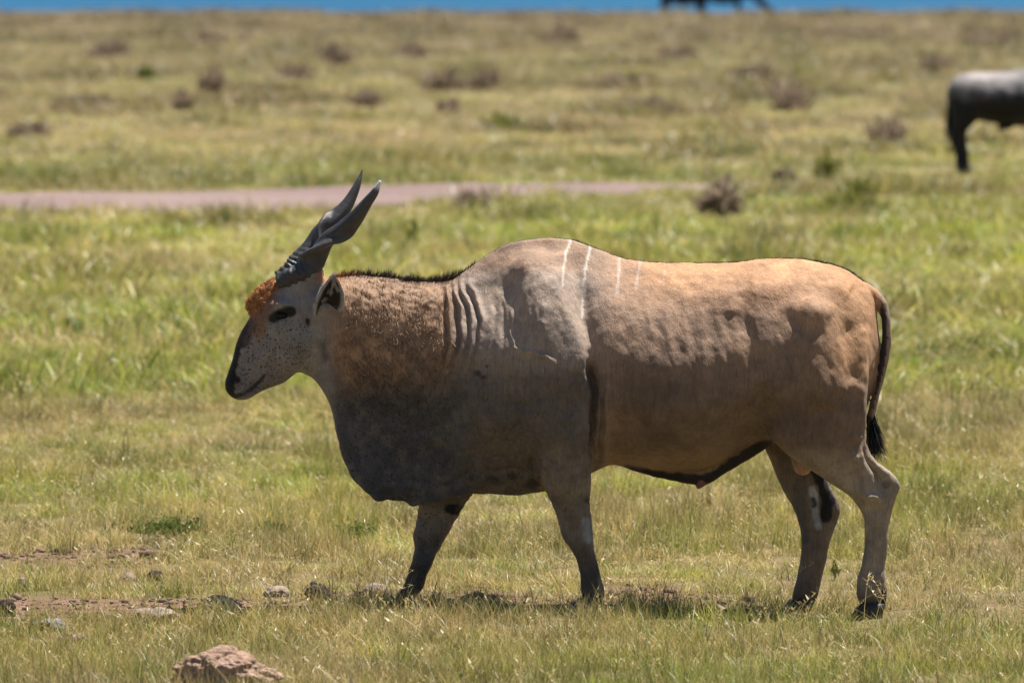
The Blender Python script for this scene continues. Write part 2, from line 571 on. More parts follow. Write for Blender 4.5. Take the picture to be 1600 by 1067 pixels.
# vegetation tone with distance (photo row -> tone), then broken up by patches
STRAW = np.array([0.47, 0.37, 0.155]); TAN = np.array([0.40, 0.30, 0.17]); OLIVE = np.array([0.20, 0.19, 0.055])
GREEN = np.array([0.16, 0.21, 0.035]); LIME = np.array([0.30, 0.35, 0.045]); BROWN = np.array([0.22, 0.165, 0.115]); DRY = np.array([0.35, 0.275, 0.17])
BANDS = [(-200, BROWN), (28, BROWN * .85), (62, BROWN * .75 + OLIVE * .1), (72, OLIVE * 0.5 + BROWN * 0.4), (100, OLIVE * .7 + BROWN * .35), (150, OLIVE * 0.45 + BROWN * .45 + STRAW * 0.1),
         (195, STRAW * 0.5 + BROWN * .3 + OLIVE * 0.25), (225, STRAW * 0.3 + OLIVE * 0.7), (262, OLIVE * 0.8 + GREEN * 0.4), (290, GREEN * 0.9),
         (335, OLIVE * 0.7 + STRAW * 0.3), (365, LIME * 0.9), (400, LIME * 0.65 + STRAW * 0.3), (460, STRAW * 0.5 + LIME * 0.5), (520, LIME * 0.85 + STRAW * 0.1),
         (610, LIME * 0.9), (650, DRY * 0.6 + LIME * 0.35), (690, DRY * 0.75 + STRAW * .2), (730, STRAW * 0.6 + LIME * 0.4), (770, LIME * 0.8 + STRAW * 0.2), (810, STRAW * 0.6 + LIME * 0.35),
         (850, STRAW * 0.6 + DRY * .25 + OLIVE * 0.2), (900, STRAW * 0.4 + DRY * .3 + GREEN * 0.3), (930, STRAW * 0.6 + BROWN * 0.4), (950, OLIVE * 0.55 + STRAW * 0.45), (1010, GREEN * 0.25 + OLIVE * 0.5 + STRAW * 0.38), (1200, GREEN * 0.3 + OLIVE * 0.5 + STRAW * .3)]
b_rows = [b[0] for b in BANDS]; b_cols = np.array([b[1] for b in BANDS])


def scatter(y0, y1, dens, seed):
    r = np.random.default_rng(seed)
    wfun = lambda y: 0.5 * 1600 / FPX * (y + CAM_D) * 1.18 + 0.4
    wmax = wfun(y1)
    n = int(dens * 2 * wmax * (y1 - y0))
    y = r.uniform(y0, y1, n); x = r.uniform(-wmax, wmax, n)
    k = np.abs(x) < wfun(y)
    return x[k], y[k], r


def field(x, y, r):
    row = y2row(y)
    px = 800 + FPX * x / (y + CAM_D)
    wob = (fbm2(x, y, 0.11, 3, 21) - 0.5) * 2
    wob2 = (fbm2(x, y, 0.45, 3, 22) - 0.5) * 2
    span = np.clip(row + 147, 100, 1300) * 0.10
    rr = row + wob * span
    tint = np.stack([np.interp(rr, b_rows, b_cols[:, c]) for c in range(3)], 1)
    # greener to the right of the track, drier on the left at mid distance
    g = smooth(600, 1200, px) * smooth(300, 345, row) * smooth(470, 400, row) * 0.6
    tint = tint * (1 - g[:, None]) + LIME * g[:, None] * 0.95
    g = smooth(700, 300, px) * smooth(620, 660, row) * smooth(740, 690, row) * 0.5
    tint = tint * (1 - g[:, None]) + (STRAW * 0.9) * g[:, None]
    n1 = fbm2(x, y, 0.75, 2, 24); n2 = fbm2(x, y, 2.6, 2, 25); n3 = fbm2(x, y, 1.3, 2, 26)
    for nz, lo, hi, colr, amt in ((n1, .56, .70, DRY, .6), (n1, .44, .32, GREEN * 1.15, .55), (n3, .60, .74, OLIVE * .8, .55), (n3, .40, .28, LIME, .55),
                                  (n2, .60, .75, STRAW * 1.05, .6), (n2, .38, .26, GREEN * .8, .5)):
        g = (smooth(lo, hi, nz) * amt * (1 - .65 * smooth(150, 70, row)))[:, None]
        tint = tint * (1 - g) + colr * g
    fine = (fbm2(x, y, 3.4, 2, 23) - 0.5) * 2
    tint = tint * (1 + 0.5 * fine)[:, None]
    tint = tint * np.exp(r.normal(.13, .24, len(x)))[:, None] * np.array([1.09, 1.0, .92])
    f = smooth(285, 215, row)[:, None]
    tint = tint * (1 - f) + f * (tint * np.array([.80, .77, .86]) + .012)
    return row, px, tint, wob, wob2, fine


GNT = None


def grass_object(name, x, y, var, scl, tint, r, label):
    global GNT
    n = len(x)
    z = ground_z(x, y)
    me = bpy.data.meshes.new(name)
    me.vertices.add(n)
    me.vertices.foreach_set('co', np.stack([x, y, z], 1).astype(np.float32).ravel())
    a = me.attributes.new('variant', 'INT', 'POINT'); a.data.foreach_set('value', var.astype(np.int32))
    a = me.attributes.new('turn', 'FLOAT_VECTOR', 'POINT')
    rot = np.stack([r.normal(0, 0.06, n), r.normal(0, 0.06, n), r.uniform(0, 6.283, n)], 1)
    a.data.foreach_set('vector', rot.astype(np.float32).ravel())
    a = me.attributes.new('size', 'FLOAT_VECTOR', 'POINT'); a.data.foreach_set('vector', scl.astype(np.float32).ravel())
    a = me.attributes.new('tint', 'FLOAT_COLOR', 'POINT')
    c = np.ones((n, 4), np.float32); c[:, :3] = np.clip(tint, 0.01, 0.8)
    a.data.foreach_set('color', c.ravel())
    me.materials.append(M['grass'])
    o = bpy.data.objects.new(name, me)
    COL.objects.link(o)
    if GNT is None:
        GNT = bpy.data.node_groups.new('grass_scatter', 'GeometryNodeTree')
        GNT.interface.new_socket('Geometry', in_out='INPUT', socket_type='NodeSocketGeometry')
        GNT.interface.new_socket('Geometry', in_out='OUTPUT', socket_type='NodeSocketGeometry')
        nd, lk = GNT.nodes, GNT.links
        gi, go = nd.new('NodeGroupInput'), nd.new('NodeGroupOutput')
        ci = nd.new('GeometryNodeCollectionInfo')
        ci.inputs['Collection'].default_value = SRC
        ci.inputs['Separate Children'].default_value = True
        ci.inputs['Reset Children'].default_value = True
        ip = nd.new('GeometryNodeInstanceOnPoints')
        ip.inputs['Pick Instance'].default_value = True
        def na(t, nm):
            q_ = nd.new('GeometryNodeInputNamedAttribute'); q_.data_type = t; q_.inputs['Name'].default_value = nm
            return [s for s in q_.outputs if s.enabled and s.name == 'Attribute'][0]
        lk.new(gi.outputs[0], ip.inputs['Points'])
        lk.new(ci.outputs[0], ip.inputs['Instance'])
        lk.new(na('INT', 'variant'), ip.inputs['Instance Index'])
        e2r = nd.new('FunctionNodeEulerToRotation')
        lk.new(na('FLOAT_VECTOR', 'turn'), e2r.inputs[0])
        lk.new(e2r.outputs[0], ip.inputs['Rotation'])
        lk.new(na('FLOAT_VECTOR', 'size'), ip.inputs['Scale'])
        lk.new(ip.outputs[0], go.inputs[0])
    md = o.modifiers.new('scatter', 'NODES'); md.node_group = GNT
    return tag(o, label, 'grass', kind='stuff')


def near_grass():
    x, y, r = scatter(-5.2, 32, 150, 1)
    row, px, tint, wob, wob2, fine = field(x, y, r)
    bare = bare_mask(px, row, x, y)
    fore = smooth(928, 955, row)
    dens = (1 - bare) * smooth(32, 17, y) * (0.75 + 0.25 * np.maximum(fore, smooth(900, 850, row))) * np.clip(0.75 + fine * 0.8 + wob2 * 0.35, 0.10, 1)
    k = r.uniform(0, 1, len(x)) < dens
    x, y, row, px, tint, fore, bare = x[k], y[k], row[k], px[k], tint[k], fore[k], bare[k]
    wob2 = wob2[k]
    n = len(x)
    u = r.uniform(0, 1, n)
    var = np.where(u < 0.42, r.integers(0, 4, n), np.where(u < 0.88, r.integers(4, 7, n), r.integers(7, 9, n)))
    var = np.where((fore < 0.5) & (u < 0.14), r.integers(7, 9, n), var)
    st = r.uniform(0, 1, n) < 0.07
    var = np.where(st, r.integers(9, 12, n), var)
    cl2 = fbm2(x, y, 2.0, 2, 27)
    h = (0.70 + 0.38 * fore + 0.25 * wob2 + 0.9 * smooth(.5, .75, cl2) * (1 - fore) * smooth(935, 880, row)) * r.uniform(0.5, 1.35, n)
    h = np.where(st, r.uniform(0.5, 1.1, n), h)
    scl = np.stack([r.uniform(0.8, 1.3, n), r.uniform(0.8, 1.3, n), h], 1)
    tint = np.where((var >= 7)[:, None], tint * 0.45 + STRAW * 0.6, tint)
    grass_object('near_grass', x, y, var, scl, tint, r, 'short mixed green and straw grass round the big antelope')


def mid_grass():
    x, y, r = scatter(12, 66, 46, 2)
    row, px, tint, wob, wob2, fine = field(x, y, r)
    k = ~on_road(x, y, 0.15)
    k &= r.uniform(0, 1, len(x)) < np.clip(0.8 + 0.4 * fine, 0.2, 1) * smooth(12, 28, y)
    x, y, tint, row, wob2 = x[k], y[k], tint[k], row[k], wob2[k]
    n = len(x)
    u = r.uniform(0, 1, n)
    var = np.where(u < 0.55, r.integers(4, 7, n), np.where(u < 0.7, r.integers(15, 17, n), r.integers(12, 15, n)))
    h = r.uniform(0.35, 1.0, n) * (1 + 0.4 * wob2)
    near_rd = on_road(x, y + 1.6, 0.0) | on_road(x, y - 1.0, 0)
    h *= np.where(near_rd, 0.6, 1.0)
    clump = fbm2(x, y, 0.9, 2, 62)
    cl_h = smooth(.52, .72, clump)
    h *= 0.8 + 1.1 * cl_h
    tint = tint * (1 + 0.9 * (fbm2(x, y, 0.7, 2, 63) - .5))[:, None]
    px_ = 800 + FPX * x / (y + CAM_D)
    h *= 1 - 0.65 * smooth(1370, 1440, px_) * smooth(298, 288, row)
    s = r.uniform(1.1, 1.9, n)
    scl = np.stack([s, s, h], 1)
    grass_object('mid_grass', x, y, var, scl, tint, r, 'bright yellow green grass between the antelope and the dirt track')


def far_grass():
    x, y, r = scatter(66, 222, 9, 3)
    row, px, tint, wob, wob2, fine = field(x, y, r)
    k = ~on_road(x, y, 0.15)
    x, y, tint, row, wob = x[k], y[k], tint[k], row[k], wob[k]
    n = len(x)
    var = r.integers(12, 17, n)
    clump = fbm2(x, y, 0.45, 3, 61)
    tint = tint * (1 + 0.8 * (fbm2(x, y, 0.5, 2, 64) - .5))[:, None]
    tint = tint * (0.8 + 0.4 * smooth(0.6, 0.4, clump))[:, None]
    s = r.uniform(1.4, 2.4, n)
    scl = np.stack([s, s, r.uniform(0.35, 0.8, n) * (0.8 + 1.5 * smooth(0.55, 0.75, clump)) ], 1)
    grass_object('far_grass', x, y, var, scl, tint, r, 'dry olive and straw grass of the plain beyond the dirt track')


near_grass(); mid_grass(); far_grass()

# ------------------------------------------------------------------ implicit body modelling
def lofts(rings):
    """rings (n,m,3) closed loops, ends capped -> verts, tris"""
    rings = np.asarray(rings, float)
    n, m, _ = rings.shape
    v = np.concatenate([rings.reshape(-1, 3), rings[0].mean(0)[None], rings[-1].mean(0)[None]])
    f = []
    for i in range(n - 1):
        for j in range(m):
            a, b = i * m + j, i * m + (j + 1) % m
            f.append((a, b, b + m)); f.append((a, b + m, a + m))
    for j in range(m):
        f.append((n * m, (j + 1) % m, j))
        f.append((n * m + 1, (n - 1) * m + j, (n - 1) * m + (j + 1) % m))
    return v, np.array(f)


class Body:
    def __init__(self, lo, hi, vox):
        self.vox = vox
        self.o = np.floor(np.array(lo) / vox).astype(int)
        self.dim = (np.ceil(np.array(hi) / vox).astype(int) - self.o + 1)
        self.T = openvdb.createLinearTransform(voxelSize=vox)
        self.hw = 0.12 / vox
        self.a = np.full(tuple(self.dim), 0.12, np.float32)

    def grid(self, v, tris):
        v = np.asarray(v, float)
        pad = 0.13
        lo = np.maximum(np.floor((v.min(0) - pad) / self.vox).astype(int), self.o)
        hi = np.minimum(np.ceil((v.max(0) + pad) / self.vox).astype(int), self.o + self.dim - 1)
        g = openvdb.FloatGrid.createLevelSetFromPolygons(v.astype(np.float32), triangles=np.asarray(tris, np.uint32), transform=self.T, halfWidth=self.hw)
        arr = np.empty(tuple(hi - lo + 1), np.float32)
        g.copyToArray(arr, ijk=tuple(int(t) for t in lo))
        s = tuple(slice(int(a), int(b) + 1) for a, b in zip(lo - self.o, hi - self.o))
        return arr, s

    def blend(self, b, s, k):
        a = self.a[s]
        h = np.maximum(k - np.abs(a - b), 0) / k
        self.a[s] = np.minimum(a, b) - h * h * k * 0.25

    def add(self, mesh, k):
        b, s = self.grid(*mesh)
        self.blend(b, s, k)

    def tube(self, pts, rad, k, flat=1.0):
        """round chain through pts with radii; flat squeezes y"""
        pts = np.asarray(pts, float); rad = np.asarray(rad, float)
        pad = rad.max() + 0.12
        lo = np.maximum(np.floor((pts.min(0) - pad) / self.vox).astype(int), self.o)
        hi = np.minimum(np.ceil((pts.max(0) + pad) / self.vox).astype(int), self.o + self.dim - 1)
        s = tuple(slice(int(a), int(b) + 1) for a, b in zip(lo - self.o, hi - self.o))
        ax = [np.arange(lo[i], hi[i] + 1) * self.vox for i in range(3)]
        X, Y, Z = np.meshgrid(*ax, indexing='ij')
        d = np.full(X.shape, 0.12)
        if len(pts) == 1: pts = np.vstack([pts, pts + 1e-4]); rad = np.repeat(rad, 2)
        for i in range(len(pts) - 1):
            a, b = pts[i], pts[i + 1]; ab = b - a; L = ab.dot(ab)
            t = np.clip(((X - a[0]) * ab[0] + (Y - a[1]) * ab[1] + (Z - a[2]) * ab[2]) / L, 0, 1)
            dd = np.sqrt((X - a[0] - t * ab[0]) ** 2 + ((Y - a[1] - t * ab[1]) / flat) ** 2 + (Z - a[2] - t * ab[2]) ** 2)
            d = np.minimum(d, (dd - (rad[i] + (rad[i + 1] - rad[i]) * t)) * min(1, flat))
        self.blend(d.astype(np.float32), s, k)

    def blur(self, n=1):
        for _ in range(n):
            a = self.a
            for ax in range(3):
                a = 0.25 * np.roll(a, 1, ax) + 0.5 * a + 0.25 * np.roll(a, -1, ax)
            self.a = a

    def mesh(self):
        g = openvdb.FloatGrid(0.12)
        g.copyFromArray(np.ascontiguousarray(self.a), ijk=tuple(int(t) for t in self.o))
        g.transform = self.T
        v, q = g.convertToQuads(0.0)
        v = np.array(v, float); q = np.array(q, np.int64)
        p0, p1, p2 = v[q[:, 0]], v[q[:, 1]], v[q[:, 2]]
        vol = np.einsum('ij,ij->i', p0, np.cross(p1, p2)).sum() + np.einsum('ij,ij->i', p0, np.cross(p2, v[q[:, 3]])).sum()
        if vol < 0: q = q[:, ::-1].copy()
        return v, q


def normals(v, q):
    n = np.zeros_like(v)
    fn = np.cross(v[q[:, 2]] - v[q[:, 0]], v[q[:, 3]] - v[q[:, 1]])
    for k in range(4): np.add.at(n, q[:, k], fn)
    return n / (np.linalg.norm(n, axis=1)[:, None] + 1e-12)


def barrel(tops, bots, stations, x0, x1, step, Y=0.0, proj=P, nu=36):
    """trunk with hand-set top line, bottom line and half-widths; all measured in photo px, widths in m"""
    xs = np.arange(x0, x1 + 0.1, step)
    top = pchip([t[0] for t in tops], [t[1] for t in tops], xs)
    bot = pchip([t[0] for t in bots], [t[1] for t in bots], xs)
    u = 0.5 - 0.5 * np.cos(np.linspace(0, math.pi, nu))
    W = np.array([pchip([a for a, b in st], [b for a, b in st], u) for _, st in stations])
    sx = [s for s, _ in stations]
    Wx = np.array([pchip(sx, W[:, j], xs) for j in range(nu)]).T
    rings = []
    for i, px in enumerate(xs):
        near, far = [], []
        for j in range(nu):
            c = proj(px, top[i] + (bot[i] - top[i]) * u[j], Y)
            near.append(c + np.array([0, -Wx[i, j], 0])); far.append(c + np.array([0, Wx[i, j], 0]))
        rings.append(near + far[::-1])
    return lofts(rings)


def limb(sections, m=28, proj=P, power=2.4):
    """horizontal slices: (front px, back px, row, half-thickness m, y centre m)"""
    s = np.array(sections, float)
    rows = np.arange(s[0, 2], s[-1, 2] + 0.1, 3.0)
    c = [pchip(s[:, 2], s[:, k], rows) for k in (0, 1, 3, 4)]
    rings = []
    for i, r in enumerate(rows):
        a, b = proj(c[0][i], r, c[3][i]), proj(c[1][i], r, c[3][i])
        mid, hx = (a + b) / 2, (b[0] - a[0]) / 2
        ring = []
        for k in range(m):
            t = 2 * math.pi * k / m
            ct, stt = math.cos(t), math.sin(t)
            e = 2 / power
            ring.append(mid + np.array([hx * math.copysign(abs(ct) ** e, ct), c[2][i] * math.copysign(abs(stt) ** e, stt), 0]))
        rings.append(ring)
    return lofts(rings)


def polypos(x, y, pl):
    d = np.full(x.shape, 1e9); pos = np.zeros(x.shape)
    seg = [math.hypot(b[0] - a[0], b[1] - a[1]) for a, b in zip(pl[:-1], pl[1:])]
    tot = sum(seg); acc = 0
    for (ax, ay), (bx, by), L in zip(pl[:-1], pl[1:], seg):
        dx, dy = bx - ax, by - ay
        t = np.clip(((x - ax) * dx + (y - ay) * dy) / (dx * dx + dy * dy), 0, 1)
        dd = np.hypot(x - ax - t * dx, y - ay - t * dy)
        k = dd < d
        d[k] = dd[k]; pos[k] = (acc + t[k] * L) / tot
        acc += L
    return d, pos


def polydist(x, y, pl):
    d = np.full(x.shape, 1e9)
    for (ax, ay), (bx, by) in zip(pl[:-1], pl[1:]):
        dx, dy = bx - ax, by - ay
        t = np.clip(((x - ax) * dx + (y - ay) * dy) / (dx * dx + dy * dy), 0, 1)
        d = np.minimum(d, np.hypot(x - ax - t * dx, y - ay - t * dy))
    return d


# ------------------------------------------------------------------ eland
def strands(roots, dirs, lens, width, cols, parent, name, mat, curl=0.3, gravity=(0, 0, -0.3), segs=4, seed=0, kind='stuff'):
    r = np.random.default_rng(seed)
    n = len(roots)
    roots = np.asarray(roots, float); dirs = np.asarray(dirs, float)
    dirs = dirs / np.linalg.norm(dirs, axis=1)[:, None]
    side = np.cross(dirs, r.normal(size=(n, 3))); side /= np.linalg.norm(side, axis=1)[:, None]
    cdir = r.normal(size=(n, 3)) * curl
    V = np.zeros((n, segs * 2 + 1, 3)); C = np.zeros((n, segs * 2 + 1, 3))
    p = roots.copy(); d = dirs.copy()
    step = (np.asarray(lens) / segs)[:, None]
    for j in range(segs + 1):
        t = j / segs
        wd = width * (1 - t) ** 0.7
        if j < segs:
            V[:, 2 * j] = p - side * wd / 2; V[:, 2 * j + 1] = p + side * wd / 2
            C[:, 2 * j] = C[:, 2 * j + 1] = cols * (0.75 + 0.35 * t)
        else:
            V[:, 2 * j] = p; C[:, 2 * j] = cols * 1.1
        d = d + (np.array(gravity) + cdir) * (1.0 / segs)
        d /= np.linalg.norm(d, axis=1)[:, None]
        p = p + d * step
    k = segs * 2 + 1
    base = np.arange(n)[:, None] * k
    f = []
    for j in range(segs - 1):
        f.append(base + np.array([2 * j, 2 * j + 1, 2 * j + 3]))
        f.append(base + np.array([2 * j, 2 * j + 3, 2 * j + 2]))
    f.append(base + np.array([2 * segs - 2, 2 * segs - 1, 2 * segs]))
    F = np.concatenate(f)
    o = mesh_obj(name, V.reshape(-1, 3), F, mat, parent, colors=C.reshape(-1, 3))
    if kind: o['kind'] = kind
    return o


def build_eland():
    ox = 0.85
    root = empty('eland_bull', (ox, 0, 0))
    tag(root, 'large tan and grey eland bull with spiral horns walking through short grass', 'antelope')
    off = np.array([ox, 0, 0])
    B = Body((-1.45, -0.50, -0.16), (1.95, 0.50, 1.82), 0.008)
    tops = [(470, 452), (490, 442), (510, 436), (530, 433), (560, 430), (600, 433), (650, 440), (690, 440), (705, 437), (720, 428), (740, 413), (770, 393), (800, 380), (830, 375),
            (860, 373), (890, 375), (920, 385), (950, 397), (980, 406), (1020, 410), (1080, 411), (1140, 410), (1180, 406), (1210, 404), (1250, 405),
            (1290, 411), (1320, 421), (1345, 438), (1362, 458), (1370, 490), (1374, 530)]
    bots = [(470, 572), (480, 584), (490, 592), (505, 612), (518, 640), (526, 680), (535, 715), (550, 745), (575, 768), (592, 781), (620, 784), (650, 788), (672, 787),
            (700, 779), (740, 771), (800, 773), (850, 767), (900, 750), (930, 735), (960, 725), (1000, 731), (1050, 737), (1090, 735), (1110, 730), (1150, 706),
            (1190, 690), (1250, 690), (1300, 682), (1340, 660), (1362, 610), (1370, 580), (1374, 545)]
    st = [(470, [(0, .02), (.2, .08), (.5, .10), (.8, .07), (1, .02)]),
          (500, [(0, .03), (.1, .09), (.3, .125), (.5, .115), (.75, .08), (.93, .05), (1, .02)]),
          (560, [(0, .03), (.07, .10), (.2, .155), (.35, .165), (.5, .13), (.65, .07), (.8, .038), (.94, .028), (1, .012)]),
          (640, [(0, .03), (.07, .11), (.2, .175), (.35, .195), (.5, .165), (.65, .10), (.8, .05), (.94, .03), (1, .012)]),
          (700, [(0, .03), (.07, .12), (.2, .19), (.35, .23), (.5, .225), (.65, .17), (.8, .10), (.93, .055), (1, .018)]),
          (760, [(0, .02), (.06, .075), (.15, .135), (.28, .24), (.42, .285), (.55, .285), (.7, .25), (.85, .155), (.95, .08), (1, .02)]),
          (820, [(0, .02), (.05, .06), (.13, .11), (.27, .23), (.42, .30), (.55, .31), (.7, .285), (.85, .195), (.95, .10), (1, .03)]),
          (880, [(0, .025), (.05, .07), (.13, .125), (.27, .225), (.42, .305), (.55, .33), (.7, .31), (.85, .23), (.95, .12), (1, .04)]),
          (960, [(0, .035), (.05, .10), (.15, .195), (.3, .295), (.5, .355), (.65, .355), (.82, .29), (.94, .17), (1, .04)]),
          (1050, [(0, .04), (.05, .12), (.15, .215), (.3, .305), (.5, .378), (.65, .388), (.82, .315), (.94, .18), (1, .04)]),
          (1150, [(0, .04), (.05, .13), (.15, .23), (.3, .298), (.5, .352), (.66, .355), (.83, .27), (.94, .15), (1, .04)]),
          (1210, [(0, .04), (.06, .135), (.17, .228), (.33, .288), (.5, .325), (.64, .332), (.74, .31), (.86, .22), (.95, .12), (1, .04)]),
          (1290, [(0, .035), (.07, .115), (.17, .19), (.33, .252), (.5, .292), (.68, .298), (.85, .21), (.95, .11), (1, .04)]),
          (1345, [(0, .03), (.1, .09), (.25, .16), (.5, .20), (.75, .165), (.93, .08), (1, .03)]),
          (1366, [(0, .03), (.2, .08), (.5, .11), (.8, .08), (1, .03)]),
          (1374, [(0, .02), (.5, .05), (1, .02)])]
    B.add(barrel(tops, bots, st, 470, 1374, 4), 0.01)
    # head: paired forehead / jaw points with half-widths
    hd = [((500, 436), (508, 560), .085), ((476, 432), (487, 576), .105), ((452, 434), (466, 580), .118), ((432, 441), (456, 588), .120), ((415, 457), (443, 598), .108),
          ((400, 478), (424, 605), .090), ((388, 500), (410, 611), .074), ((377, 518), (399, 617), .064), ((369, 537), (391, 622), .058),
          ((363, 562), (385, 624), .055), ((356, 583), (377, 625), .052), ((351.5, 598), (368, 623), .045), ((352, 609), (361, 620), .03)]
    keys = np.linspace(0, 1, len(hd))
    kk = np.linspace(0, 1, 60)
    tx, ty, bx, by, hw = (pchip(keys, [h[0][0] for h in hd], kk), pchip(keys, [h[0][1] for h in hd], kk),
                          pchip(keys, [h[1][0] for h in hd], kk), pchip(keys, [h[1][1] for h in hd], kk), pchip(keys, [h[2] for h in hd], kk))
    u = 0.5 - 0.5 * np.cos(np.linspace(0, math.pi, 22))
    wp_b = pchip([0, .08, .3, .5, .75, .93, 1], [.25, .66, .98, 1, .82, .5, .15], u)
    rings = []
    for i in range(60):
        nr, fr = [], []
        for j in range(22):
            c = P(tx[i] + (bx[i] - tx[i]) * u[j], ty[i] + (by[i] - ty[i]) * u[j], 0)
            nr.append(c + np.array([0, -hw[i] * wp_b[j], 0])); fr.append(c + np.array([0, hw[i] * wp_b[j], 0]))
        rings.append(nr + fr[::-1])
    B.add(lofts(rings), 0.05)
    for s in (-1, 1):
        B.tube([P(452, 480, 0) + [0, s * .098, 0], P(430, 478, 0) + [0, s * .092, 0]], [.028, .024], 0.03)      # brow
        B.tube([P(440, 505, 0) + [0, s * .085, 0], P(402, 560, 0) + [0, s * .045, 0]], [.026, .018], 0.03)      # cheek ridge
        B.tube([P(455, 560, 0) + [0, s * .06, 0], P(468, 530, 0) + [0, s * .075, 0]], [.045, .05], 0.04)         # jaw
        B.tube([P(366, 596, 0) + [0, s * .034, 0]], [.022], 0.02)
        B.tube([P(470, 440, 0) + [0, s * .055, 0], P(490, 428, 0) + [0, s * .075, 0]], [.05, .045], 0.04)       # horn seat
        B.tube([P(497, 490, 0) + [0, s * .105, 0], P(506, 478, 0) + [0, s * .13, 0]], [.035, .03], 0.03)        # ear root
        B.tube([P(390, 611, 0) + [0, s * .03, 0], P(375, 616, 0) + [0, s * .028, 0]], [.022, .02], 0.02)
    B.tube([P(424, 447, 0), P(408, 461, 0), P(394, 476, 0)], [.030, .038, .030], 0.025)                          # forehead brush cushion
    # legs -----------------------------------------------------------
    yn, yf = -0.20, 0.16
    B.add(limb([(830, 880, 400, .015, -.10), (815, 895, 450, .05, -.175), (803, 910, 510, .078, -.215), (803, 922, 570, .10, -.236), (815, 927, 620, .113, -.244), (828, 928, 670, .112, -.238), (840, 926, 715, .095, -.225), (850, 923, 762, .08, -.215),
                (862, 922, 787, .066, -.21), (870, 924, 808, .058, yn), (875, 926, 828, .054, yn), (880, 927, 842, .053, yn), (889, 928, 854, .046, yn), (898, 931, 868, .038, yn),
                (904, 936, 886, .034, yn), (907, 940, 904, .034, yn), (907, 945, 922, .040, yn), (910, 943, 934, .038, yn), (912, 938, 946, .030, yn)]), 0.055)
    for s in (-1, 1):
        B.tube([P(825, 425, 0) + [0, s * .14, 0], P(850, 490, 0) + [0, s * .215, 0], P(880, 565, 0) + [0, s * .272, 0]], [.055, .07, .078], .14)   # shoulder, upper arm
        B.tube([P(780, 640, 0) + [0, s * .20, 0], P(800, 560, 0) + [0, s * .22, 0]], [.09, .09], .08)
        B.tube([P(1262, 500, 0) + [0, s * .205, 0], P(1290, 600, 0) + [0, s * .24, 0]], [.09, .10], .08)
    B.add(limb([(690, 800, 640, .09, .21), (668, 775, 700, .095, .20), (660, 752, 745, .085, .18), (657, 737, 775, .07, yf), (655, 726, 790, .064, yf), (650, 713, 812, .056, yf), (646, 698, 838, .052, yf),
                (647, 689, 854, .046, yf), (645, 680, 870, .038, yf), (640, 674, 886, .034, yf), (634, 667, 903, .034, yf), (627, 661, 920, .038, yf), (620, 652, 930, .036, yf), (619, 643, 941, .030, yf)]), 0.05)
    B.add(limb([(1245, 1300, 450, .01, -.05), (1218, 1332, 505, .055, -.15), (1200, 1352, 560, .10, -.185), (1196, 1356, 610, .115, -.19), (1194, 1353, 650, .115, -.19), (1203, 1352, 683, .105, -.19), (1222, 1358, 702, .095, -.19),
                (1241, 1368, 718, .083, -.19), (1266, 1386, 734, .065, -.19), (1283, 1400, 745, .056, -.19), (1300, 1406, 757, .050, -.19), (1325, 1402, 773, .047, -.19), (1342, 1396, 793, .045, -.19),
                (1350, 1391, 812, .038, -.19), (1351, 1388, 835, .034, -.19), (1350, 1386, 858, .033, -.19), (1345, 1383, 885, .034, -.19), (1339, 1383, 905, .038, -.19), (1338, 1386, 925, .041, -.19),
                (1342, 1384, 940, .036, -.19), (1348, 1382, 952, .030, -.19)]), 0.05)
    B.add(limb([(1175, 1320, 600, .09, .18), (1180, 1300, 650, .10, .175), (1192, 1268, 695, .085, .165), (1204, 1275, 720, .072, yf), (1215, 1290, 746, .060, yf), (1225, 1302, 767, .052, yf), (1233, 1311, 782, .048, yf),
                (1240, 1314, 796, .046, yf), (1246, 1309, 812, .042, yf), (1251, 1302, 832, .036, yf), (1252, 1296, 852, .034, yf), (1250, 1291, 876, .033, yf), (1246, 1286, 897, .035, yf), (1241, 1281, 918, .04, yf),
                (1237, 1277, 934, .036, yf), (1240, 1270, 946, .030, yf)]), 0.05)
    # sheath, scrotum, tail
    B.tube([P(970, 722), P(1005, 731), P(1045, 740), P(1082, 745), P(1112, 740), P(1150, 717), P(1198, 686)], [.018, .026, .032, .034, .033, .032, .034], 0.014)
    B.tube([P(1104, 748), P(1091, 761)], [.024, .013], 0.015)
    B.tube([P(1248, 690), P(1253, 715), P(1255, 728)], [.04, .05, .044], 0.02)
    B.tube([P(1350, 452, -.0), P(1366, 460, -.01), P(1378, 476, -.02), P(1385, 500, -.03), P(1386, 530, -.035), P(1382, 560, -.04), P(1375, 595, -.04), P(1366, 628, -.045), P(1360, 655, -.045), P(1359, 668, -.045)],
           [.035, .027, .024, .022, .021, .020, .019, .018, .017, .012], 0.006)
    B.blur(1)
    v, q = B.mesh()
    # -------- relief drawn in side-view measurements of the animal (mirrored to its far side)
    def side(v):
        ay = np.abs(v[:, 1])
        return 800 + 342 * v[:, 0], 947 - 342 * v[:, 2] + 28 * ay
    n = normals(v, q)
    sx, sy = side(v)
    lat = np.clip(np.abs(n[:, 1]) * 1.4, 0, 1) * smooth(0.02, 0.06, np.abs(v[:, 1]))
    near = (v[:, 1] < 0.05).astype(float)
    D = np.zeros(len(v))
    fn = lambda sc, seed, oc=3: fbm(v * sc, oc, seed) - 0.5
    jx = sx + fn(9, 3) * 26; jy = sy + fn(9, 4) * 26
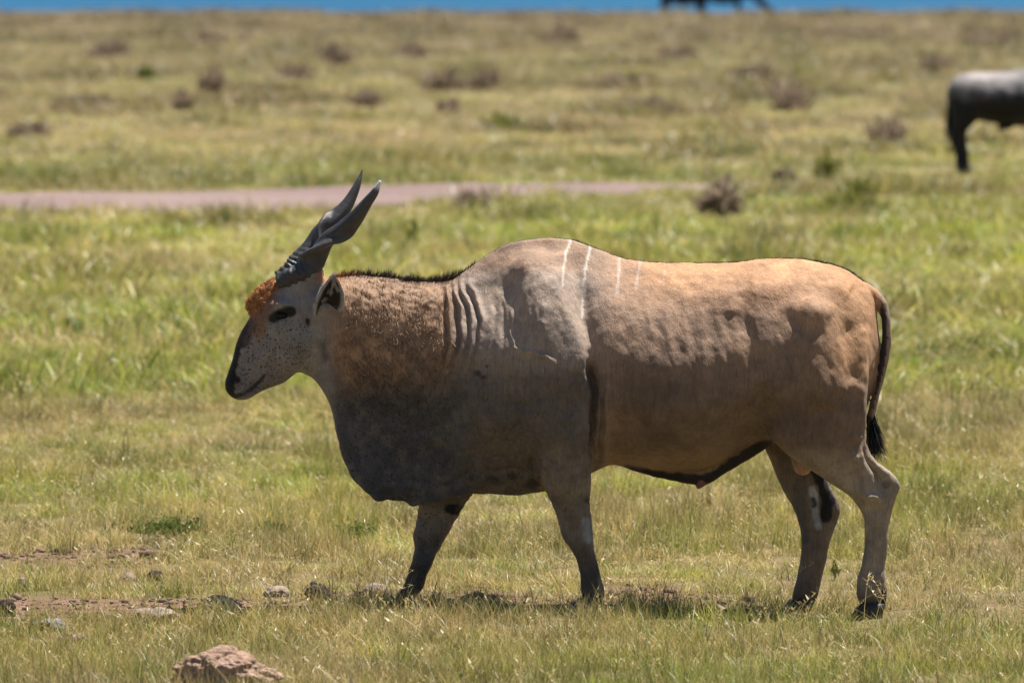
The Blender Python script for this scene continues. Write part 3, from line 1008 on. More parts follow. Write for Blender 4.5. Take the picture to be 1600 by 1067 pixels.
    def mark(pl, width, depth, soft=1.0):
        nonlocal D
        d, t = polypos(jx * (1 - 0.5 * soft) + sx * 0.5 * soft, jy * (1 - 0.5 * soft) + sy * 0.5 * soft, pl)
        tap = 0.15 + 0.85 * smooth(0, .22, t) * smooth(1, .78, t)
        D += 1.35 * depth * np.exp(-(d / width) ** 2) * lat * tap
    # neck folds before the shoulder
    for k, (x0, dx) in enumerate(((686, 13), (699, 18), (711, 22), (724, 24))):
        pl = [(x0, 432), (x0 + dx * .6, 465), (x0 + dx, 505), (x0 + dx * .85, 545), (x0 + dx * .3, 590)]
        mark(pl, 3.2, -0.013 * (1 - 0.1 * k)); mark([(a + 6.5, b) for a, b in pl], 3.6, 0.009)
    mark([(690, 560), (670, 620), (640, 670)], 7, -0.006)
    mark([(735, 560), (722, 640), (740, 700)], 9, -0.008)
    # shoulder blade and arm
    mark([(880, 395), (870, 440), (882, 490), (902, 540), (914, 595)], 13, 0.010)
    mark([(905, 440), (912, 490), (922, 540), (930, 590), (936, 640)], 10, -0.016)
    mark([(922, 555), (927, 610), (929, 660), (926, 740)], 5.5, -0.042)
    mark([(940, 600), (941, 650), (939, 700), (931, 735)], 3.5, -0.016)
    mark([(950, 600), (949, 680), (940, 730)], 5, 0.014)
    mark([(934, 610), (935, 690), (930, 730)], 3, 0.014)
    mark([(795, 400), (780, 450), (790, 500), (780, 560)], 16, 0.006)
    mark([(812, 420), (806, 470), (812, 520)], 9, -0.005)
    for wx_ in (770, 783, 812, 830, 842):
        mark([(wx_, 470), (wx_ + 4, 520), (wx_ + 2, 570)], 3.5, -0.004)
    mark([(800, 480), (799, 520), (806, 570)], 3, 0.006)
    mark([(795, 548), (830, 552), (852, 560), (870, 578)], 3.2, 0.008)
    mark([(850, 500), (846, 540)], 5, 0.006)
    mark([(840, 766), (830, 745), (800, 735), (760, 742)], 6, -0.012)
    mark([(862, 770), (845, 735), (820, 715)], 6, -0.010)
    mark([(745, 700), (735, 740), (700, 765)], 8, -0.012)
    mark([(820, 640), (835, 700)], 10, 0.008)
    # ribs and flank
    for k in range(6):
        x0 = 985 + 27 * k
        mark([(x0, 470), (x0 + 6, 540), (x0 + 2, 620)], 8, 0.0035)
    mark([(1162, 445), (1164, 490), (1172, 540), (1180, 600)], 12, -0.011)
    mark([(1140, 450), (1142, 500)], 18, 0.006)
    mark([(1186, 600), (1190, 650)], 10, -0.012)
    mark([(1195, 440), (1190, 470)], 18, 0.003)
    mark([(1215, 490), (1245, 510), (1285, 535)], 13, -0.008)
    mark([(1250, 470), (1300, 500)], 16, 0.010)
    mark([(1260, 560), (1280, 600), (1290, 640)], 16, 0.010)
    mark([(1322, 500), (1329, 560), (1331, 610)], 15, -0.015)
    mark([(1352, 500), (1352, 560), (1346, 610)], 9, 0.010)
    mark([(1300, 440), (1330, 460)], 14, 0.010)
    mark([(1275, 632), (1292, 628), (1305, 634)], 4, 0.007); mark([(1282, 640), (1300, 650)], 4, -0.006)
    mark([(1340, 600), (1345, 640), (1352, 680)], 6, 0.010)
    # hock and legs
    mark([(1350, 690), (1360, 725), (1372, 748), (1384, 764)], 7, -0.026)
    mark([(1360, 700), (1376, 728), (1396, 745)], 5, 0.010)
    mark([(1322, 690), (1335, 684), (1348, 686)], 5, 0.006); mark([(1333, 712), (1334, 728)], 4, 0.010)
    mark([(1340, 700), (1346, 740), (1352, 770)], 5, 0.007)
    mark([(1342, 760), (1350, 778), (1366, 778), (1378, 788)], 6, 0.016)
    mark([(1352, 800), (1368, 800), (1380, 806)], 6, -0.007)
    mark([(1368, 892), (1374, 905), (1372, 918)], 6, 0.009)
    mark([(1384, 830), (1376, 900)], 4, 0.005); mark([(1374, 810), (1366, 900)], 5, -0.006)
    mark([(1290, 770), (1283, 800), (1275, 830)], 7, -0.010); mark([(1262, 790), (1266, 840)], 6, 0.006)
    mark([(900, 790), (905, 820)], 6, 0.006); mark([(914, 850), (922, 900)], 3.5, -0.004)
    mark([(668, 845), (655, 890)], 4, -0.004)
    # head
    mark([(372, 619), (390, 610), (405, 597), (414, 586)], 2.2, -0.007)
    mark([(425, 500), (410, 530), (398, 560)], 7, -0.006)
    mark([(476, 500), (484, 520)], 4, -0.005)
    mark([(364, 596), (369, 592)], 3.0, -0.010)
    mark([(430, 490), (441, 491), (452, 492)], 6, -0.010)
    mark([(428, 478), (442, 475), (456, 480)], 4, 0.006)
    # skin undulation
    body = smooth(520, 600, sx)
    rip = fbm(np.stack([(v[:, 0] * 1.0 + v[:, 2] * .45) * 34, v[:, 1] * 6, (v[:, 2] - v[:, 0] * .3) * 7], 1), 3, 58) - .5
    D += rip * 0.009 * smooth(930, 980, sx) * smooth(1240, 1180, sx) * smooth(470, 520, sy) * smooth(620, 560, sy)
    D += rip * 0.007 * smooth(740, 780, sx) * smooth(900, 860, sx) * smooth(430, 480, sy) * smooth(620, 570, sy)
    D += rip * 0.007 * smooth(1180, 1230, sx) * smooth(1360, 1330, sx) * smooth(480, 540, sy) * smooth(680, 640, sy)
    D += fn(7, 31) * 0.012 * body * smooth(860, 760, sy)
    D += fn(22, 32) * 0.0035 * body * smooth(860, 760, sy)
    D += (fbm(v * np.array([40, 40, 16]), 3, 36) - 0.5) * 0.006 * body
    dew = smooth(600, 700, sy) * smooth(760, 690, sx)
    crk = np.abs(fbm(v * np.array([17, 17, 8]), 3, 57) - .5)
    D += -0.006 * smooth(.05, 0, crk) * body * smooth(960, 900, sx) * smooth(540, 600, sy) * smooth(850, 780, sy)
    D += dew * (fbm(v * np.array([26, 10, 16]), 3, 35) - 0.5) * 0.016
    curl_zone = np.exp(-(polydist(sx, sy, [(424, 440), (408, 458), (393, 478)]) / 16) ** 2)
    D += curl_zone * (fbm(v * 42, 3, 37) - 0.5) * 0.045
    furn = smooth(515, 570, jx) * smooth(730, 670, jx) * smooth(680, 520, jy)
    D += furn * (fbm(v * np.array([60, 60, 35]), 2, 38) - 0.5) * 0.012
    v = v + n * D[:, None]
    hem = np.exp(-(polydist(sx, sy, [(545, 748), (575, 768), (594, 782), (640, 787)]) / 10) ** 2) * smooth(.06, .02, np.abs(v[:, 1]))
    v[:, 2] += hem * (fbm(v * np.array([16, 3, 3]), 2, 39) - 0.5) * 0.05
    v[:, 1] += hem * (fbm(v * np.array([14, 0.1, 5]), 2, 40) - 0.5) * 0.09
    # -------- coat colours; shade painted into the lower zones, sunlight into the upper ones
    C = np.tile(np.array([.34, .225, .155]), (len(v), 1))
    def paint(mask, col, amt=1.0):
        nonlocal C
        m = np.clip(mask * amt, 0, 1)[:, None]
        C = C * (1 - m) + np.array(col) * m
    paint(smooth(500, 640, jy) * smooth(920, 990, sx), (.165, .112, .080), .9)  # lower flank darkened as painted shade
    paint(smooth(520, 405, sy) * smooth(930, 1040, sx), (.55, .30, .15), .95)  # orange back, brightened as if sunlit
    paint(smooth(1230, 1340, sx) * smooth(640, 560, sy), (.46, .26, .13), .75)
    paint(smooth(690, 740, sx) * smooth(960, 900, sx) * smooth(410, 440, sy), (.39, .31, .255), .9)  # upper shoulder raised to a sunlit tone
    paint(smooth(510, 640, jy) * smooth(970, 890, jx), (.105, .090, .083), .92)  # chest and lower shoulder: shade painted into the grey
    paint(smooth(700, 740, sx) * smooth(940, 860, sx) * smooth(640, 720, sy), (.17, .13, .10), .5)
    paint(smooth(520, 545, sx) * smooth(720, 690, sx) * smooth(640, 560, jy), (.38, .24, .15), .95)
    paint(smooth(540, 670, jy) * smooth(790, 690, jx), (.070, .072, .085), .95)  # slate dewlap, darkened further with painted shade
    paint(smooth(530, 500, sx), (.275, .25, .235), 1)
    paint(smooth(540, 500, sx) * smooth(545, 600, sy), (.17, .168, .178), .7)
    paint(smooth(690, 730, sy) * smooth(935, 960, sx) * smooth(1180, 1120, sx), (.30, .20, .105), .8)
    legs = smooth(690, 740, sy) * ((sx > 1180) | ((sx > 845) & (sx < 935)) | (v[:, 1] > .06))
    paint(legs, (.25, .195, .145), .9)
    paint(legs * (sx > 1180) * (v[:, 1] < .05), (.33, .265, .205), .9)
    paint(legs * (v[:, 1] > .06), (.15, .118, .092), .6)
    paint(legs * smooth(820, 900, sy) * (sx < 1000), (.085, .062, .048), .85)
    paint(smooth(895, 945, sy) * (sx > 1180), (.16, .12, .095), .7)
    paint(smooth(930, 945, sy), (.08, .06, .05), .8)
    rough = fn(30, 41) * 10
    def patch(pl, wd, col, amt=1.0, who=None):
        d = polydist(sx, sy, pl) + rough
        m = smooth(wd + 2.5, wd - 2.5, d)
        if who is not None: m = m * who
        paint(m, col, amt)
    nr = v[:, 1] < 0.0; fr = v[:, 1] > 0.02
    # black marks on the legs
    patch([(702, 801), (718, 806)], 8, (.012, .011, .012), 1, fr & (sy > 785))
    patch([(916, 783), (926, 786)], 6, (.015, .013, .013), 1, (sx > 860))
    patch([(914, 815), (920, 845)], 6, (.36, .36, .38), .8, sx > 860)
    patch([(1275, 735), (1287, 760), (1296, 785), (1292, 815)], 10, (.016, .015, .016), 1, fr)
    patch([(1256, 750), (1250, 800), (1258, 850)], 9, (.10, .095, .10), .7, fr)
    patch([(1273, 770), (1276, 800), (1281, 828)], 5.5, (.42, .43, .46), .95, fr)
    patch([(1273, 786), (1275, 796)], 4, (.02, .02, .02), .9, fr)
    patch([(1386, 755), (1382, 762)], 4, (.10, .08, .07), .6)
    patch([(1383, 926), (1387, 930), (1380, 955)], 8, (.02, .018, .018), 1, nr)
    # belly and sheath
    under = smooth(.085, .05, np.abs(v[:, 1])) * (v[:, 2] < .80)
    patch([(985, 736), (1040, 748), (1082, 753), (1112, 748), (1150, 724), (1198, 692)], 11, (.028, .021, .018), 1, under)
    patch([(1091, 764), (1096, 758)], 7, (.30, .14, .12), .8, under)
    patch([(1253, 735), (1256, 745)], 13, (.42, .25, .18), .8, smooth(.1, .06, np.abs(v[:, 1])))
    paint(smooth(1188, 1200, sx) * smooth(1245, 1225, sx) * smooth(715, 690, sy) * fr, (.16, .09, .06), .6)
    # black line along the spine
    top = smooth(.020, .006, np.abs(v[:, 1])) * smooth(.2, .5, n[:, 2]) * (sx > 690) * (sx < 1380)
    paint(top, (.014, .012, .014), 1)
    # pale body stripes
    for pl, a in (([(891, 372), (886, 395), (879, 425), (878, 450)], .85), ([(923, 382), (917, 405), (912, 440), (911, 495)], .95), ([(969, 402), (967, 425), (963, 460)], .5), ([(1000, 408), (997, 430), (994, 455)], .45), ([(1040, 410), (1037, 440)], .2)):
        d = polydist(sx + fn(18, 61) * 6, sy, pl)
        paint(smooth(2.6, 1.0, d) * (n[:, 2] > -0.2), (.66, .60, .54), a)
    # face
    patch([(387, 492), (376, 516), (368, 540), (362, 566), (356, 588)], 10, (.018, .012, .010), 1)
    patch([(400, 484), (390, 508), (380, 534)], 11, (.06, .032, .022), .8)
    patch([(356, 586), (357, 603), (361, 615)], 9.5, (.012, .011, .012), 1)
    patch([(363, 586), (369, 594)], 5.5, (.008, .008, .008), 1)
    patch([(376, 606), (372, 612)], 4, (.30, .28, .27), .7)
    paint(smooth(4.2, 1.6, polydist(sx, sy, [(366, 621), (380, 616), (392, 609), (405, 597), (413, 587)])), (.025, .02, .02), .95)
    paint(smooth(10.5, 6, polydist(sx, sy, [(427, 498), (437, 492), (455, 488)]) + rough * .4) * (np.abs(v[:, 1]) > .05), (.012, .010, .010), .97)
    paint(curl_zone * 1.5, (.50, .23, .09), .95)
    paint(smooth(16, 4, polydist(sx, sy, [(424, 468), (410, 492), (404, 520)])), (.26, .135, .08), .85)
    paint(smooth(16, 6, polydist(sx, sy, [(505, 430), (528, 430)])), (.40, .15, .05), .8)
    paint(np.exp(-(polydist(sx, sy, [(505, 540), (508, 560)]) / 7) ** 2), (.05, .055, .07), .7)
    patch([(481, 502), (482, 508)], 3, (.02, .018, .018), 1)
    # nape colour below the mane, chest stains, darker elbow fold
    paint(smooth(.05, .02, np.abs(v[:, 1])) * (n[:, 2] > .2) * smooth(525, 545, sx) * smooth(720, 690, sx), (.10, .06, .045), .85)
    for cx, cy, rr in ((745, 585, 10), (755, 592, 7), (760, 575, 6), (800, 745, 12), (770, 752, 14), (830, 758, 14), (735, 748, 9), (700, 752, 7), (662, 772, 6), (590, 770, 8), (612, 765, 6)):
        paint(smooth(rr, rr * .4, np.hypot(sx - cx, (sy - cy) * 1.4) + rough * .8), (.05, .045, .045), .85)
    paint(dew * smooth(.5, .7, fbm(v * np.array([18, 6, 9]), 3, 71)), (.10, .10, .105), .7)
    paint(smooth(.53, .70, fbm(v * 16, 3, 72)) * smooth(560, 640, sy) * smooth(960, 900, sx), (.15, .135, .125), .55)
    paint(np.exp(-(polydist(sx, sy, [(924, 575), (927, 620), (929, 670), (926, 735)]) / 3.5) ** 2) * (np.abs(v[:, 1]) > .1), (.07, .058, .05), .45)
    # tail
    tail = (sx > 1352) & (np.abs(v[:, 1]) < .07) & (sy < 690) & (sx > 1376 - (sy - 540) * 0.12 * (sy > 540))
    paint(tail * 1.0, (.30, .22, .16), .9)
    paint(tail * (n[:, 0] < 0.1) * 1.0, (.035, .033, .036), .95)
    C *= (0.9 + 0.2 * fbm(v * 5, 3, 81))[:, None]
    sp = np.zeros(len(v))
    sp = np.maximum(sp, .98 * smooth(520, 470, sx) * smooth(470, 520, sy) * smooth(.04, .05, np.abs(v[:, 1])))
    sp = np.maximum(sp, .98 * smooth(560, 590, sy) * smooth(480, 430, sx))
    sp = np.maximum(sp, .88 * smooth(540, 640, sy) * smooth(780, 660, sx) * smooth(480, 520, sx))
    sp = np.maximum(sp, .66 * smooth(520, 640, sy) * smooth(940, 860, sx) * smooth(690, 740, sx))
    sp = np.maximum(sp, .42 * smooth(540, 640, sy) * smooth(930, 960, sx) * smooth(900, 800, sy))
    sp = np.maximum(sp, .52 * smooth(380, 480, sx) * smooth(520, 540, sx) * smooth(420, 640, sy) * smooth(700, 690, sx))
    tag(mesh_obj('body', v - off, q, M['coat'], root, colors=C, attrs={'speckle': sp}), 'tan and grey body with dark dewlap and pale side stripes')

    # eyes
    for s in (-1, 1):
        c = P(441, 491, 0) + np.array([0, s * 0.104, 0])
        vv, ff = [], []
        for i in range(9):
            for j in range(14):
                t, p_ = math.pi * i / 8, 2 * math.pi * j / 14
                vv.append(c + 0.021 * np.array([math.sin(t) * math.cos(p_) * 1.25, math.cos(t) * 0.9, math.sin(t) * math.sin(p_) * 0.9]))
        for i in range(8):
            for j in range(14):
                a, b = i * 14 + j, i * 14 + (j + 1) % 14
                ff.append((a, b, b + 14, a + 14))
        mesh_obj('eye', np.array(vv) - off, np.array(ff), M['eye'], root)

    # horns: keeled spiral sweep
    def horn(axis, rad, phase, white, bend):
        ax = np.array(axis, float)
        key = np.linspace(0, 1, len(ax)); tt = np.linspace(0, 1, 110)
        pth = np.stack([pchip(key, ax[:, k], tt) for k in range(3)], 1)
        rr = pchip(np.linspace(0, 1, len(rad)), rad, tt)
        for _ in range(6): pth[1:-1] = (pth[:-2] + 2 * pth[1:-1] + pth[2:]) / 4
        T = np.gradient(pth, axis=0); T /= np.linalg.norm(T, axis=1)[:, None]
        ref = np.array([0, -1.0, 0])
        rings, cols = [], []
        m = 40
        for i, t in enumerate(tt):
            a = ref - T[i] * ref.dot(T[i]); a /= np.linalg.norm(a)
            b = np.cross(T[i], a)
            ph = phase + bend * 2 * math.pi * min(t / 0.62, 1.0) ** 0.9
            keel = 0.62 * (1 - smooth(0.5, 0.8, t)) * smooth(0.0, .08, t)
            ring = []
            for k in range(m):
                th = 2 * math.pi * k / m
                d1 = (th - ph + math.pi) % (2 * math.pi) - math.pi
                d2 = (th - ph - 2.5 + math.pi) % (2 * math.pi) - math.pi
                r = rr[i] * (0.84 + keel * math.exp(-(d1 / .42) ** 2) + 0.22 * keel * math.exp(-(d2 / .6) ** 2))
                cor = smooth(0.36, 0.05, t)
                r *= 1 + cor * 0.07 * math.sin(t * 150 + 1.5 * math.sin(th * 2 + phase)) + 0.012 * math.sin(th * 9 + t * 12)
                ring.append(pth[i] + r * (a * math.cos(th) + b * math.sin(th)))
                base = np.array([.046, .043, .042]) * (1 + 0.5 * smooth(.55, .95, t))
                base = base * (1 + 0.5 * math.exp(-(d1 / .3) ** 2) * (1 - smooth(.5, .8, t)))
                wf = smooth(.90, .955, t) * white
                cols.append(base * (1 - wf) + np.array([.75, .74, .72]) * wf)
            rings.append(ring)
        V, F = lofts(rings)
        cols += [cols[0], cols[-1]]
        return V, F, np.array(cols)
    na = [P(436, 442, -.04), P(466, 431, -.06), P(487, 415, -.075), P(499, 394, -.09), P(513, 373, -.105), P(535, 358, -.12), P(556, 339, -.14), P(574, 316, -.16), P(586, 300, -.172), P(594, 283, -.18)]
    V, F, Cc = horn(na, [.048, .062, .056, .046, .042, .041, .037, .029, .021, .006], 2.2, 1.0, 0.95)
    tag(mesh_obj('horn', V - off, F, M['horn'], root, colors=Cc), 'black spiral horn with a white worn tip')
    fa = [P(436, 437, .045), P(460, 422, .06), P(475, 402, .075), P(488, 382, .09), P(500, 362, .105), P(520, 347, .12), P(537, 329, .135), P(550, 307, .15), P(560, 285, .16), P(566.5, 265, .17)]
    V, F, Cc = horn(fa, [.048, .060, .055, .045, .041, .040, .036, .028, .017, .0015], -2.2, 0.0, -0.95)
    tag(mesh_obj('horn', V - off, F, M['horn'], root, colors=Cc), 'black spiral horn with a dark sharp tip')

    # ears: cupped leaves
    for s in (-1, 1):
        base = P(503, 499, 0) + np.array([0, s * .13, 0]); tip = P(523, 429, 0) + np.array([0, s * .20, 0])
        axv = tip - base; L = np.linalg.norm(axv); axn = axv / L
        fwd = np.array([-1.0, s * 0.15, -0.35]); fwd -= axn * fwd.dot(axn); fwd /= np.linalg.norm(fwd)
        outw = np.cross(axn, fwd); outw *= np.sign(outw[1]) * s
        nt_, ns_ = 22, 21
        inner, outer, col = [], [], []
        for i in range(nt_):
            t = i / (nt_ - 1)
            wd = 0.070 * (np.interp(t, [0, .15, .4, .7, .9, 1], [.25, .72, 1, .74, .34, .02]))
            for j in range(ns_):
                a = (j / (ns_ - 1)) * 2 - 1
                cup = (a * a) * 0.040 * (1 - .5 * t) * (wd / .070)
                p_ = base + axn * L * t + fwd * wd * a + outw * (cup - 0.018 * (1 - t)) + fwd * (-0.012) * math.sin(t * 3.1)
                nrm = outw - fwd * a * 1.2; nrm /= np.linalg.norm(nrm)
                inner.append(p_); outer.append(p_ - nrm * 0.008)
        inner = np.array(inner); outer = np.array(outer)
        allv = np.concatenate([inner, outer])
        f = []
        o2 = nt_ * ns_
        for i in range(nt_ - 1):
            for j in range(ns_ - 1):
                a = i * ns_ + j
                f.append((a, a + 1, a + 1 + ns_, a + ns_)); f.append((o2 + a, o2 + a + ns_, o2 + a + ns_ + 1, o2 + a + 1))
            a, b = i * ns_, i * ns_ + ns_ - 1
            f.append((a, a + ns_, o2 + a + ns_, o2 + a)); f.append((b, o2 + b, o2 + b + ns_, b + ns_))
        t_ = np.repeat(np.linspace(0, 1, nt_), ns_); a_ = np.tile(np.linspace(-1, 1, ns_), nt_)
        ci = np.tile(np.array([.26, .24, .225]), (nt_ * ns_, 1))
        dk = smooth(.86, .66, np.abs(a_)) * smooth(.95, .85, t_)
        dk *= smooth(.27, .36, fbm(np.stack([t_ * 7, a_ * 3, t_ * 0], 1), 2, 5))
        ci = ci * (1 - dk[:, None]) + np.array([.018, .016, .016]) * dk[:, None]
        rim = smooth(.86, .96, np.abs(a_))[:, None]
        ci = ci * (1 - rim) + np.array([.46, .43, .40]) * rim
        co_ = np.tile(np.array([.30, .25, .205]), (nt_ * ns_, 1))
        o = mesh_obj('ear', allv - off, np.array(f), M['coat'], root, colors=np.concatenate([ci, co_]), attrs={'speckle': np.zeros(2 * nt_ * ns_)})
        o['label'] = 'cupped grey ear with black inner patches'

    r = np.random.default_rng(55)
    # mane along the nape
    n_m = 2600
    px = r.uniform(522, 742, n_m)
    py = pchip([t[0] for t in tops], [t[1] for t in tops], px) + r.uniform(-1, 5, n_m)
    yy = r.normal(0, .016, n_m)
    roots = np.array([P(a, b, 0) + np.array([0, c, -abs(c) * .25]) for a, b, c in zip(px, py, yy)])
    ln = np.interp(px, [520, 560, 620, 660, 700, 742], [.035, .045, .036, .045, .05, .02]) * r.uniform(.5, 1.2, n_m)
    clump = fbm(np.stack([px * .12, px * 0, px * 0], 1), 2, 8)
    ln *= 0.55 + 0.9 * clump
    dr = np.stack([r.normal(.15, .25, n_m), r.normal(0, .35, n_m) + yy * 12, np.full(n_m, 1.0)], 1)
    gm = (r.uniform(0, 1, n_m) < np.interp(px, [520, 545, 580], [.9, .6, 0]))[:, None]
    cl = np.where(gm, np.array([.34, .13, .05]), np.array([.055, .035, .028])) * r.uniform(.6, 1.4, n_m)[:, None]
    strands(roots - off, dr, ln, .0032, cl, root, 'mane', M['hair'], .25, (.2, 0, -.05), 4, 1)
    # short dark crest along the spine
    n_c = 5200
    px = r.uniform(705, 1352, n_c)
    keep = r.uniform(0, 1, n_c) < np.interp(px, [700, 900, 960, 1060, 1150, 1360], [1, 1, .55, .5, 1, 1])
    px = px[keep]; n_c = len(px)
    py = pchip([t[0] for t in tops], [t[1] for t in tops], px) + 2.0
    yy = r.normal(0, .007, n_c)
    roots = np.array([P(a, b, 0) + np.array([0, c, -.001]) for a, b, c in zip(px, py, yy)])
    dr = np.stack([r.normal(1.0, .3, n_c), r.normal(0, .3, n_c), np.full(n_c, .75)], 1)
    strands(roots - off, dr, r.uniform(.012, .024, n_c), .003, np.array([.016, .014, .015]) * r.uniform(.7, 1.5, n_c)[:, None], root, 'spine_crest', M['hair'], .2, (.1, 0, -.2), 3, 9)
    # curly neck fur
    fcl = fbm(v * np.array([30, 30, 18]), 2, 91)
    prob = furn ** 1.5 * smooth(.25, .6, fcl) * (np.abs(n[:, 1]) > .15) * (sy > 436)
    pick = r.choice(len(v), 22000, p=prob / prob.sum())
    rt = v[pick] + n[pick] * -.001
    dr = n[pick] * .42 + np.array([.30, 0, -.85]) + r.normal(0, .26, (len(pick), 3))
    strands(rt - off, dr, r.uniform(.014, .036, len(pick)), .0024, C[pick] * r.uniform(.7, 1.2, len(pick))[:, None], root, 'neck_fur', M['fur'], .6, (0, 0, -.5), 4, 2)
    # ginger brush on the forehead
    msk = np.where((curl_zone > .35) & (n[:, 0] < .6) & (sy < 492))[0]
    pick = r.choice(msk, 4200)
    dr = n[pick] + r.normal(0, .55, (len(pick), 3)) + np.array([-.25, 0, .1])
    cl = np.array([.58, .27, .11]) * r.uniform(.45, 1.35, len(pick))[:, None]
    strands(v[pick] - off, dr, r.uniform(.007, .017, len(pick)), .0028, cl, root, 'forehead_brush', M['fur'], 1.6, (-.1, 0, -.25), 4, 3)
    # tail tuft
    n_t = 900
    cpt = P(1361, 656, -.045)
    rt = cpt + np.stack([r.normal(0, .008, n_t), r.normal(0, .008, n_t), r.uniform(-.045, .03, n_t)], 1)
    dr = np.stack([r.normal(.10, .16, n_t), r.normal(0, .16, n_t), np.full(n_t, -1.0)], 1)
    strands(rt - off, dr, r.uniform(.07, .19, n_t), .004, np.array([.012, .011, .011]) * r.uniform(.7, 1.6, n_t)[:, None], root, 'tail_tuft', M['hair'], .12, (.22, 0, -.3), 5, 4)

    # cloven hooves
    for cx, row, yc, ang in ((925, 938, yn, 0.1), (630, 934, yf, 0.0), (1365, 946, -.19, 0.0), (1255, 940, yf, 0.05)):
        top = P(cx, row, yc)
        g = float(ground_z(top[0], yc))
        vv, ff = [], []
        for s in (-1, 1):
            prof = [(0.0, 0.050, 0.022), (0.3, 0.056, 0.026), (0.7, 0.062, 0.028), (1.0, 0.068, 0.029)]
            z0, z1 = top[2] + .012, g - .006
            rings = []
            for t, lx_, ly_ in prof:
                z = z0 + (z1 - z0) * t
                cxx = top[0] - 0.030 * t
                rings.append([np.array([cxx + lx_ * math.cos(a) * (1.25 if math.cos(a) < 0 else 1), yc + s * .026 + ly_ * math.sin(a), z]) for a in np.linspace(0, 2 * math.pi, 14, endpoint=False)])
            V_, F_ = lofts(rings)
            ff.append(F_ + len(vv) * len(V_)); vv.append(V_)
        mesh_obj('hoof', np.concatenate(vv) - off, np.concatenate(ff), M['hoof'], root)
    return root


build_eland()


